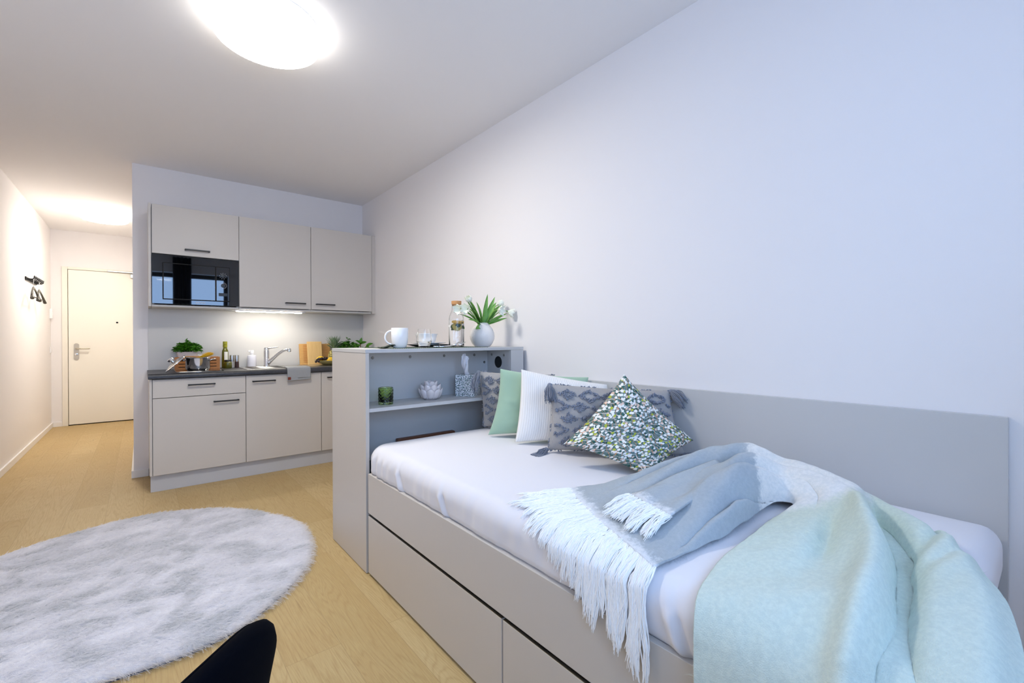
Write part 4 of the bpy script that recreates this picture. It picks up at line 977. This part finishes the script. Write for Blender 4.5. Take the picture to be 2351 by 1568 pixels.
# ------------------------------------------------------------ pillows
def pillow(name, label, TL, TR, BL, BR, thick, m, size=.45, pinch=.05, seed=0, trim=False, edge=.5, sag=0, cordur=False, group=None, nz=.006):
    TL, TR, BL, BR = map(Vector, (TL, TR, BL, BR)); root = thing(name, label, 'pillow', (BL+BR)/2, group)
    N = ((TR-TL).cross(BL-TL)).normalized()
    if N.y > 0: N = -N      # N looks towards the viewer side
    def Sf(u, v, side):
        uu = u*(1-pinch*(1-v*v)); vv = v*(1-pinch*(1-u*u))
        a, c_ = (uu+1)/2, (1-vv)/2
        p = (TL*(1-a)+TR*a)*(1-c_)+(BL*(1-a)+BR*a)*c_
        h_ = max(0, (1-u**4)*(1-v**4))**edge*(1-.25*(u*u+v*v)*.5)
        wr = noise.noise(Vector((u*2.2+seed*7, v*2.2, side*3)))*nz*2+noise.noise(Vector((u*6+seed, v*6, side)))*nz*.6
        corner = max(0, abs(u)+abs(v)-1.2)*.5
        p = p+N*side*(thick/2*h_*(1-.12*sag*v)+wr*h_)
        return p
    n = 46; us = [math.sin(PI/2*(k/n*2-1)) for k in range(n+1)]
    b = BM()
    for side in (1, -1):
        P_ = [[Sf(u, v, side) for v in us] for u in us]; UV = [[((u+1)/2*size/.45, (v+1)/2*size/.45) for v in us] for u in us]
        grid(b, P_, uvs=UV, flip=side < 0)
    bmesh.ops.remove_doubles(b, verts=b.verts, dist=.0006)
    part('cushion_cover', b, m, root, True)
    return root, Sf, N
def boucle(bm, pts, r_, r=.0045, jit=.004):
    for p in pts:
        q = Vector(p)+Vector((r_.uniform(-jit, jit), r_.uniform(-jit, jit), r_.uniform(-jit, jit)))
        bmesh.ops.create_icosphere(bm, subdivisions=1, radius=r*r_.uniform(.6, 1.2), matrix=Matrix.Translation(q) @ Matrix.Rotation(r_.uniform(0, 3), 4, (r_.random()+.01, r_.random(), r_.random())) @ Matrix.Diagonal((1, .6, 1.5, 1)))
def tufts(root, Sf, N, seed):
    r_ = random.Random(seed); b = BM(); off = N*.003; k = 0
    for iy in range(-2, 3):
        for ix in range(-3, 4):
            cu, cv = ix*.36+(.18 if iy % 2 else 0), iy*.36
            if abs(cu) > .98 or abs(cv) > .9: continue
            k = (ix*2+iy*3) % 3; R_ = .165
            n_ = 26
            if k == 0 or k == 1:
                for q in range(n_):
                    f_ = q/n_*4; i = int(f_); g_ = f_-i; cs = [(0, 1), (1, 0), (0, -1), (-1, 0), (0, 1)]
                    a = cs[i][0]*(1-g_)+cs[i+1][0]*g_; c_ = cs[i][1]*(1-g_)+cs[i+1][1]*g_
                    if k == 1 and q % 13 > 8 and iy % 2: continue
                    for rep in range(5):
                        uu, vv = cu+a*R_, cv+c_*R_*.92
                        if abs(uu) < .95 and abs(vv) < .95: boucle(b, [Sf(uu, vv, 1)+off], r_, .0050, .0055)
            else:
                for q in range(190):
                    a, c_ = r_.uniform(-1, 1), r_.uniform(-1, 1)
                    if abs(a)+abs(c_) > 1: continue
                    uu, vv = cu+a*R_, cv+c_*R_
                    if abs(uu) < .95 and abs(vv) < .95: boucle(b, [Sf(uu, vv, 1)+off], r_, .0042, .002)
    part('tufting', b, M['tassel'], root, True)
    b = BM()
    for e in range(4):
        for q in range(150):
            s = q/150*2-1
            if math.sin(s*14+e*2) < -.1: continue
            u, v = ((s, .985), (s, -.985), (.985, s), (-.985, s))[e]; boucle(b, [Sf(u, v, 0.3)], r_, .0045, .005)
    part('edge_trim', b, M['tassel'], root, True)
def tassel(root, p, d, L=.075, seed=0, droop=.6, n=60, R=.016):
    p = Vector(p); d = Vector(d).normalized(); r_ = random.Random(seed); b = BM(); n1 = d.orthogonal().normalized(); n2 = d.cross(n1)
    sph(b, p+d*.008, .011, 2)
    for k in range(n):
        a = r_.uniform(0, 6.28); rr = R*math.sqrt(r_.uniform(0, 1)); o_ = n1*math.cos(a)+n2*math.sin(a); pts = []
        l_ = L*r_.uniform(.85, 1.08)
        for i in range(6):
            s = i/5; q = p+d*(.006+l_*s)+o_*(.006+rr*min(1, s*2.2))+o_*.003*math.sin(s*9+k)
            q.z -= droop*l_*s*s*.5; q.z = max(q.z, MZ1+.006) if q.x < 1.85 and q.z < MZ1+.03 else q.z
            pts.append(q)
        tube(b, pts, .0013, 4, False)
    return part('tassel', b, M['tassel'], root, True)
zm = MZ1+.004
r1, S1, N1_ = pillow('throw_pillow', 'grey tufted pillow at the back, touching the bookcase', (1.505, 2.145, .955), (1.845, 1.86, .935), (1.520, 2.115, zm+.01), (1.83, 1.80, zm+.01), .13, M['linen'], seed=1)
tufts(r1, S1, N1_, 21); tassel(r1, (1.492, 2.118, .955), (-.55, -.35, -.5), .09, 1, .9)
pillow('throw_pillow', 'plain sage green pillow between grey and white pillows', (1.450, 1.865, .985), (1.842, 1.60, .935), (1.400, 1.905, zm+.012), (1.80, 1.56, zm+.012), .12, M['greenvel'], seed=2, pinch=.075)
pillow('throw_pillow', 'white corduroy pillow in front of the sage green one', (1.450, 1.695, .990), (1.840, 1.475, .905), (1.405, 1.690, zm+.012), (1.80, 1.39, zm+.012), .13, M['cord'], seed=3, pinch=.04, nz=.004)
r4, S4, N4 = pillow('throw_pillow', 'grey tufted pillow in front, with tassels on its corners', (1.445, 1.49, .935), (1.838, 1.12, .905), (1.415, 1.475, zm+.012), (1.80, 1.02, zm+.012), .15, M['linen'], seed=4)
tufts(r4, S4, N4, 33)
tassel(r4, S4(-1, 1, 0), (-.35, -.45, -.9), .07, 2, .3, 80, .020); tassel(r4, S4(-1, -1, 0)+Vector((0, 0, .006)), (-.75, -.05, -.35), .08, 3, .8, 80, .022)
tassel(r4, S4(1, 1, 0), (.02, -.85, -.35), .075, 4, .6, 90, .022); tassel(r4, S4(1, -1, 0)+Vector((-.02, 0, .008)), (-.1, -.95, -.1), .085, 5, .6, 80, .020)
# patterned pillow stands on its corner
pillow('throw_pillow', 'patterned pillow with small white and green leaves, standing on one corner', (1.565, 1.165, .992), (1.745, .955, .722), (1.315, 1.275, .715), (1.440, .965, zm+.004), .15, M['leafprint'], size=.45, pinch=.085, seed=5, edge=.50, nz=.012)

# ------------------------------------------------------------ throw blanket
def cr(P, t):
    """Catmull-Rom through control rows"""
    n = len(P); x = t*(n-1); i = min(int(x), n-2); f_ = x-i
    p0, p1, p2, p3 = P[max(i-1, 0)], P[i], P[i+1], P[min(i+2, n-1)]
    return .5*((2*p1)+(-p0+p2)*f_+(2*p0-5*p1+4*p2-p3)*f_**2+(-p0+3*p1-3*p2+p3)*f_**3)
Z = MZ1
# each row: outer edge ... inner edge, five (x, y, height above sheet)
ROWS = [
 [(1.11, 1.05, .010), (1.04, .94, .014), (.98, .82, .012), (.925, .70, .014), (.872, .572, .010)],
 [(1.22, 1.00, .014), (1.15, .90, .030), (1.09, .78, .022), (1.03, .66, .032), (.965, .560, .012)],
 [(1.36, .95, .018), (1.28, .87, .045), (1.22, .76, .030), (1.14, .655, .045), (1.06, .553, .014)],
 [(1.50, .89, .022), (1.45, .82, .065), (1.37, .73, .045), (1.27, .64, .070), (1.16, .545, .018)],
 [(1.64, .82, .022), (1.58, .765, .082), (1.50, .69, .062), (1.40, .62, .085), (1.27, .545, .022)],
 [(1.72, .74, .022), (1.66, .70, .090), (1.59, .645, .080), (1.50, .60, .075), (1.40, .555, .022)],
 [(1.74, .64, .022), (1.68, .61, .092), (1.62, .575, .090), (1.55, .55, .075), (1.49, .540, .022)],
 [(1.73, .53, .022), (1.67, .51, .088), (1.61, .49, .092), (1.55, .49, .080), (1.50, .505, .022)],
 [(1.70, .43, .018), (1.64, .42, .070), (1.58, .415, .088), (1.52, .43, .070), (1.46, .490, .020)],
 [(1.69, .345, .014), (1.62, .34, .050), (1.54, .355, .082), (1.45, .41, .055), (1.36, .500, .018)],
 [(1.65, .27, .014), (1.54, .265, .035), (1.42, .30, .070), (1.32, .39, .040), (1.22, .495, .018)],
 [(1.55, .19, .016), (1.43, .19, .035), (1.29, .25, .060), (1.17, .365, .035), (1.07, .490, .018)],
 [(1.40, .12, .020), (1.29, .135, .038), (1.15, .22, .058), (1.04, .345, .030), (.94, .475, .018)],
 [(1.20, .06, .026), (1.12, .095, .038), (1.00, .20, .055), (.91, .325, .022), (.845, .455, .002)],
 [(.93, .020, -.01), (.88, .070, -.005), (.845, .185, -.01), (.822, .315, -.040), (.812, .440, -.075)],
 [(.84, .005, -.16), (.82, .060, -.155), (.80, .180, -.16), (.795, .310, -.200), (.798, .432, -.230)],
 [(.81, .000, -.32), (.80, .055, -.32), (.785, .178, -.32), (.79, .305, -.340), (.795, .428, -.350)],
 [(.81, .000, -.44), (.80, .055, -.44), (.785, .178, -.44), (.79, .305, -.45), (.795, .428, -.46)]]
CT = np.array(ROWS, float)
nS, nC = 300, 150; NR = len(ROWS)
Q = np.zeros((nS+1, nC+1, 3))
for i in range(nS+1):
    s = i/nS; row = np.array([cr(list(CT[:, c_]), s) for c_ in range(5)])
    for j in range(nC+1): Q[i, j] = cr(list(row), j/nC)
NM = np.zeros((nS+1, nC+1, 3))
du = np.gradient(Q, axis=0); dv = np.gradient(Q, axis=1); NM = np.cross(du, dv); NM /= np.linalg.norm(NM, axis=2, keepdims=True)+1e-9
def sstep(a, b_, x): t_ = max(0, min(1, (x-a)/(b_-a))); return t_*t_*(3-2*t_)
P_ = []; UV = []
for i in range(nS+1):
    s = i/nS; r = s*(NR-1); row = []; ur = []
    for j in range(nC+1):
        c_ = j/nC; x, y, hz = Q[i, j]; z = Z+hz
        n_ = Vector(NM[i, j]); n_ = n_ if n_.z > 0 or (r > 13 and n_.x < 0) else -n_
        grey = 1-sstep(6.5, 9, r); gath = sstep(.4, 4, r)*(1-.75*sstep(4.8, 6.2, r))*(1-sstep(8.0, 9.5, r))
        # long folds running along the cloth, tighter where it is gathered
        ph = c_*(8.2)+.5*math.sin(r*.55)+.35*noise.noise(Vector((c_*3, r*.5, 1)))
        f_ = (abs(math.sin(PI*ph*.5))**.55)*.058*gath*sstep(0, .07, c_)*sstep(0, .05, 1-c_)
        f_ += .012*grey*noise.noise(Vector((c_*9+r*.5, r*.8, 5)))*sstep(.3, 2, r)
        # wide soft waves on the spread half, with the deep crease down its middle
        mint = sstep(8.5, 10.0, r)
        cr_c = .45
        f_ += mint*(-.075*math.exp(-((c_-cr_c+.03*(1-sstep(10, 12.5, r)))/(.05+.03*(1-sstep(9.5, 12, r))))**2)*(1-.35*sstep(12, 13.5, r))+.034*math.exp(-((c_-cr_c-.095)/.05)**2)+.024*math.exp(-((c_-cr_c+.22)/.11)**2))
        f_ -= mint*.034*math.exp(-((c_-.70)/.055)**2)*math.exp(-((r-10.5)/1.1)**2)
        f_ += mint*.016*noise.noise(Vector((c_*3.2, r*.55, 9)))
        f_ += mint*(.014*math.exp(-((r-11.1-1.6*c_)/.22)**2)-.012*math.exp(-((r-10.6-1.6*c_)/.2)**2))*sstep(.5, .4, c_)
        f_ += mint*(.012*math.exp(-((r-11.9-.8*c_)/.25)**2))*sstep(.45, .3, c_)
        f_ += .0022*noise.noise(Vector((x*30, y*30, 3)))
        hang = sstep(12.6, 15.2, r)
        p = Vector((x, y, z))+(Vector((0, 0, 1))*(1-hang)+Vector((-1, 0, 0))*hang).normalized()*f_*(1 if hang < .5 else .8)
        if hang > .85: p.x = min(p.x, .836)
        gz = mat_z(p.x, p.y)+.006 if (p.x > MX0 and p.y > MY0 and hang < .9) else -1
        if p.x > MX0-.02 and p.x <= MX0+.0 and p.z > .5 and hang < .5: pass
        if p.z < gz: p.z = gz
        p.x = min(p.x, 1.842)
        row.append(p); ur.append((c_, s))
    P_.append(row); UV.append(ur)
t = thing('throw_blanket', 'fringed throw in grey, white and mint draped over the bed foot', 'blanket', (1.3, .55, Z))
b = BM(); grid(b, P_, uvs=UV)
def flap(P4, hts, u0, sA, sB, bm):
    """folded-over corner lying on the grey part"""
    A_, B_, C_, D_ = map(Vector, P4); n = 30; rows = []; uvs = []
    for i in range(n+1):
        s = i/n; rr = []; uu = []
        for j in range(n+1):
            c_ = j/n; p = (A_*(1-c_)+B_*c_)*(1-s)+(C_*(1-c_)+D_*c_)*s
            p = p+Vector((0, 0, .010*math.sin(PI*c_*2.5+s*2)*(.4+.6*s)+.006*noise.noise(Vector((c_*5, s*3, 2)))+.006*math.sin(PI*c_)))
            rr.append(p); uu.append((c_, sA+(sB-sA)*s))
        rows.append(rr); uvs.append(uu)
    grid(bm, rows, uvs=uvs)
FL = [(1.10, .80, Z+.056), (1.045, .635, Z+.056), (1.50, .74, Z+.096), (1.44, .63, Z+.100)]
flap(FL, None, 0, .004, .22, b)
cl = part('cloth', b, [M['throw'], M['throw_fur']], t, True)
md = cl.modifiers.new('thick', 'SOLIDIFY'); md.thickness = .006; md.offset = 1
# fringe
def surf_path(x, y, z, L, dy, seed, n=12):
    """thread lying on the sheet towards the bed edge, then hanging over it"""
    pts = []; k = 0; st = L/n; px_, py_, pz_ = x, y, z; ang = 0
    r_ = random.Random(seed); ph = r_.uniform(0, 6.28)
    for i in range(n+1):
        wob = .0022*math.sin(i*1.1+ph)
        pts.append(Vector((px_, py_+wob, pz_+.001*math.sin(i*1.7+ph*2))))
        if px_ > MX0+.012:
            px_ -= st*.97; py_ += dy*st; tz = mat_z(px_, py_)+.008; pz_ = max(tz, pz_-st*.8)
        else:
            px_ = min(px_, MX0-.006); px_ -= st*.10 if px_ > .826 else 0; py_ += dy*st*.25; pz_ -= st*.98
    return pts
r_ = random.Random(77); b = BM(); root_row = P_[0]
nb = 84
for k in range(nb):
    f_ = (k+.5)/nb; p = root_row[int(f_*nC)]
    Lb = .165+.055*f_+.03*r_.uniform(-1, 1); dyb = .30*(1-f_)-.12*f_+.22*r_.uniform(-1, 1); tx_ = r_.uniform(-.3, .3)
    for q in range(17):
        a = r_.uniform(0, 6.28); rr = .0080*math.sqrt(r_.random()); jj = Vector((0, rr*math.cos(a)*1.1, abs(rr*math.sin(a))*.8))
        pts = surf_path(p.x+.004, p.y, p.z+.002, Lb*r_.uniform(.86, 1.05), dyb+r_.uniform(-.05, .05), k*97+q)
        pts = [v+jj*(1 if i_ else .6)+Vector((-abs(jj.z)*.7, 0, 0))*(1 if v.x < MX0+.02 else 0)+Vector((0, .006*math.sin(i_*.5+tx_*9), 0)) for i_, v in enumerate(pts)]
        tube(b, pts, [.0014]*(len(pts)-1)+[.0007], 4, False)
for k in range(26):
    f_ = (k+.5)/26; p = Vector(FL[0])*(1-f_)+Vector(FL[1])*f_
    Lb = .095+.02*r_.uniform(-1, 1); dd = Vector((-.93, .10+.30*r_.uniform(-1, 1), 0))
    for q in range(15):
        jj = Vector((0, r_.uniform(-.006, .006), r_.uniform(0, .010))); pts = []; l_ = Lb*r_.uniform(.85, 1.1); ph = r_.uniform(0, 6)
        for i in range(8):
            s = i/7; v = p+dd*l_*s+jj+Vector((0, .003*math.sin(s*6+ph), 0)); v.z = p.z+jj.z-.028*s*s+.001*math.sin(s*8+ph); pts.append(v)
        tube(b, pts, [.0014]*7+[.0007], 4, False)
fr = part('fringe', b, M['fringe'], t, True); fr['kind'] = 'stuff'; fr['label'] = 'long white yarn fringe'

# ------------------------------------------------------------ rug
RX, RY, RA, RBb, RANG = -.030, 2.847, .854, .752, math.atan2(-.9837, .18)
def rug_pt(a, q, z):
    w_ = 1+.008*math.sin(5*a+1)+.006*math.sin(9*a); x = RA*q*w_*math.cos(a); y = RBb*q*w_*math.sin(a)
    return Vector((RX+x*math.cos(RANG)-y*math.sin(RANG), RY+x*math.sin(RANG)+y*math.cos(RANG), z))
t = thing('rug', 'round fluffy pale grey rug on the oak floor', 'rug', (RX, RY, 0))
b = BM(); rows = [[rug_pt(2*PI*k/180, 1.0, z) for k in range(180)] for z in (0.0, .006)]; V = grid(b, rows, closed=True); b.faces.new(V[0][::-1]); b.faces.new(V[1]); part('backing', b, M['rug_edge'], t)
b = BM(); rows = []; qs = [1-.0]+[1.004, 1.002]; pr = [(1.0, .006), (1.006, .012), (1.003, .020), (.992, .026)]+[(.975-.975*k/60, .028) for k in range(60)]
for q, z in pr:
    rows.append([rug_pt(2*PI*k/260, q, z+(0 if z < .02 else .0035*noise.noise(rug_pt(2*PI*k/260, q, 0)*9)+.0015*noise.noise(rug_pt(2*PI*k/260, q, 0)*40))) for k in range(260)])
V = grid(b, rows, closed=True); b.faces.new(V[-1])
pile = part('pile', b, [M['rug'], M['rug_fur']], t, True); pile['kind'] = 'stuff'
vg = pile.vertex_groups.new(name='top'); vg.add([v.index for v in pile.data.vertices if v.co.z > .009], 1.0, 'REPLACE')
def hair(o, count, length, rad, children, lay=(0, 0, 0), rough=.01, vgn=None, clump=0.):
    md = o.modifiers.new('fur', 'PARTICLE_SYSTEM'); ps = o.particle_systems[-1]; st = ps.settings
    st.type = 'HAIR'; st.count = count; st.hair_length = length; st.hair_step = 3; st.display_step = 3; st.render_step = 3
    st.emit_from = 'FACE'; st.use_emit_random = True; st.distribution = 'RAND'
    st.normal_factor = length*.25 if False else st.normal_factor
    st.object_align_factor = lay; st.brownian_factor = rough
    st.child_type = 'INTERPOLATED' if children else 'NONE'
    if children: st.rendered_child_count = children; st.child_percent = 1; st.clump_factor = clump; st.child_length = 1
    st.root_radius = rad; st.tip_radius = rad*.3; st.radius_scale = 1
    if vgn: ps.vertex_group_density = vgn
    return ps
ps = hair(pile, 21000, .0115, .0007, 7, (.004, -.006, 0), .005, 'top', .25); ps.settings.material = 2

ps = hair(cl, 42000, .011, .00028, 2, (0, 0, -.001), .010); ps.settings.material = 2

# ------------------------------------------------------------ chair close to the camera
apex = Vector((.105, .618, .80))+Vector((rt.x, rt.y, 0)).normalized()*.030+Vector((0, 0, .018))
dn = -(Vector((fw.x, fw.y, 0)).normalized()); sd = Vector((-rt.x, -rt.y, 0)).normalized()
dn = (dn*.98+sd*.16).normalized(); sd = Vector((dn.y, -dn.x, 0)); sd = sd if sd.dot(-rt) > 0 else -sd
bc = Vector((apex.x, apex.y, 0))+dn*.22
cc = bc+sd*.24
t = thing('chair', 'dark navy upholstered chair, only its backrest tip showing at the bottom edge', 'chair', (cc.x, cc.y, 0))
b = BM(); rows = []
# backrest: w across (dn), h upward; bent towards the seat at both ends
def back_pt(w_, h_, side):
    h_ = min(1., max(0., h_)); w_ = max(-1.01, min(1.01, w_)); tap = 1-.42*(1-h_)**1.2; hw = .225*tap; x_ = w_*hw
    zz = .47+.393*h_; lean = -.05*h_; bend = .045*w_*w_
    th = .020*(1-min(1, abs(w_))**6*.7)*(1-h_**8*.6)
    return Vector((bc.x, bc.y, 0))+dn*x_+sd*(lean+bend+side*th)+Vector((0, 0, zz))
def sq(a, e): return math.copysign(abs(a)**e, a)
nA = 72; loops = []
for ring, (rr, side) in enumerate([(r_k, -1) for r_k in (0, .25, .5, .75, .9, .97)]+[(1, -.6), (1.01, 0), (1, .6)]+[(r_k, 1) for r_k in (.97, .9, .75, .5, .25, 0)]):
    loop = []
    for k in range(nA):
        a = 2*PI*k/nA; w_ = rr*sq(math.cos(a), .62); h_ = .5+.5*rr*sq(math.sin(a), .62); loop.append(back_pt(w_, h_, side))
    loops.append(loop)
grid(b, loops, closed=True); bmesh.ops.remove_doubles(b, verts=b.verts, dist=.0005)
part('backrest', b, M['navy'], t, True)
b = BM(); tube(b, [back_pt(.985*sq(math.cos(a), .62), .5+.5*.985*sq(math.sin(a), .62), .82) for a in [2*PI*k/80 for k in range(81)]], .0022, 6); part('seam_piping', b, M['navy'], t, True)
b = BM(); rows = []
for r_k, z in ((0, .485), (.5, .484), (.85, .478), (.97, .465), (1, .45), (.97, .435), (.8, .43), (0, .43)):
    rows.append([Vector((cc.x, cc.y, z))+dn*(.215*r_k*sq(math.cos(a), .6))+sd*(.215*r_k*sq(math.sin(a), .6)+.01) for a in [2*PI*k/48 for k in range(48)]])
grid(b, rows, closed=True); bmesh.ops.remove_doubles(b, verts=b.verts, dist=.0005); part('seat', b, M['navy'], t, True)
for s1 in (-1, 1):
    for s2 in (-1, 1):
        b = BM(); p0 = Vector((cc.x, cc.y, .435))+dn*.14*s1+sd*.14*s2; tube(b, [p0, p0+dn*.06*s1+sd*.06*s2-Vector((0, 0, .435))], [.013, .009], 10); part('leg', b, M['black'], t, True)
b = BM()
for s1 in (-.5, .5): tube(b, [Vector((bc.x, bc.y, .52))+dn*.12*s1*2-sd*.005, Vector((bc.x, bc.y, .455))+dn*.11*s1*2+sd*.05, Vector((bc.x, bc.y, .437))+dn*.10*s1*2+sd*.14], .011, 8)
part('back_support', b, M['black'], t, True)
# curtain beside the window
b = BM(); rows = []
for i in range(41):
    s = i/40; x_ = .40+.26*s; rows.append([(x_, YW+.07+.035*math.sin(s*PI*9), z) for z in (.02, 1.2, 2.56)])
grid(b, rows); o = single('curtain', b, M['curtain'], (.53, YW+.07, .02), 'gathered dark curtain hanging at the middle of the window', 'curtain', smooth=True); md = o.modifiers.new('thick', 'SOLIDIFY'); md.thickness = .003
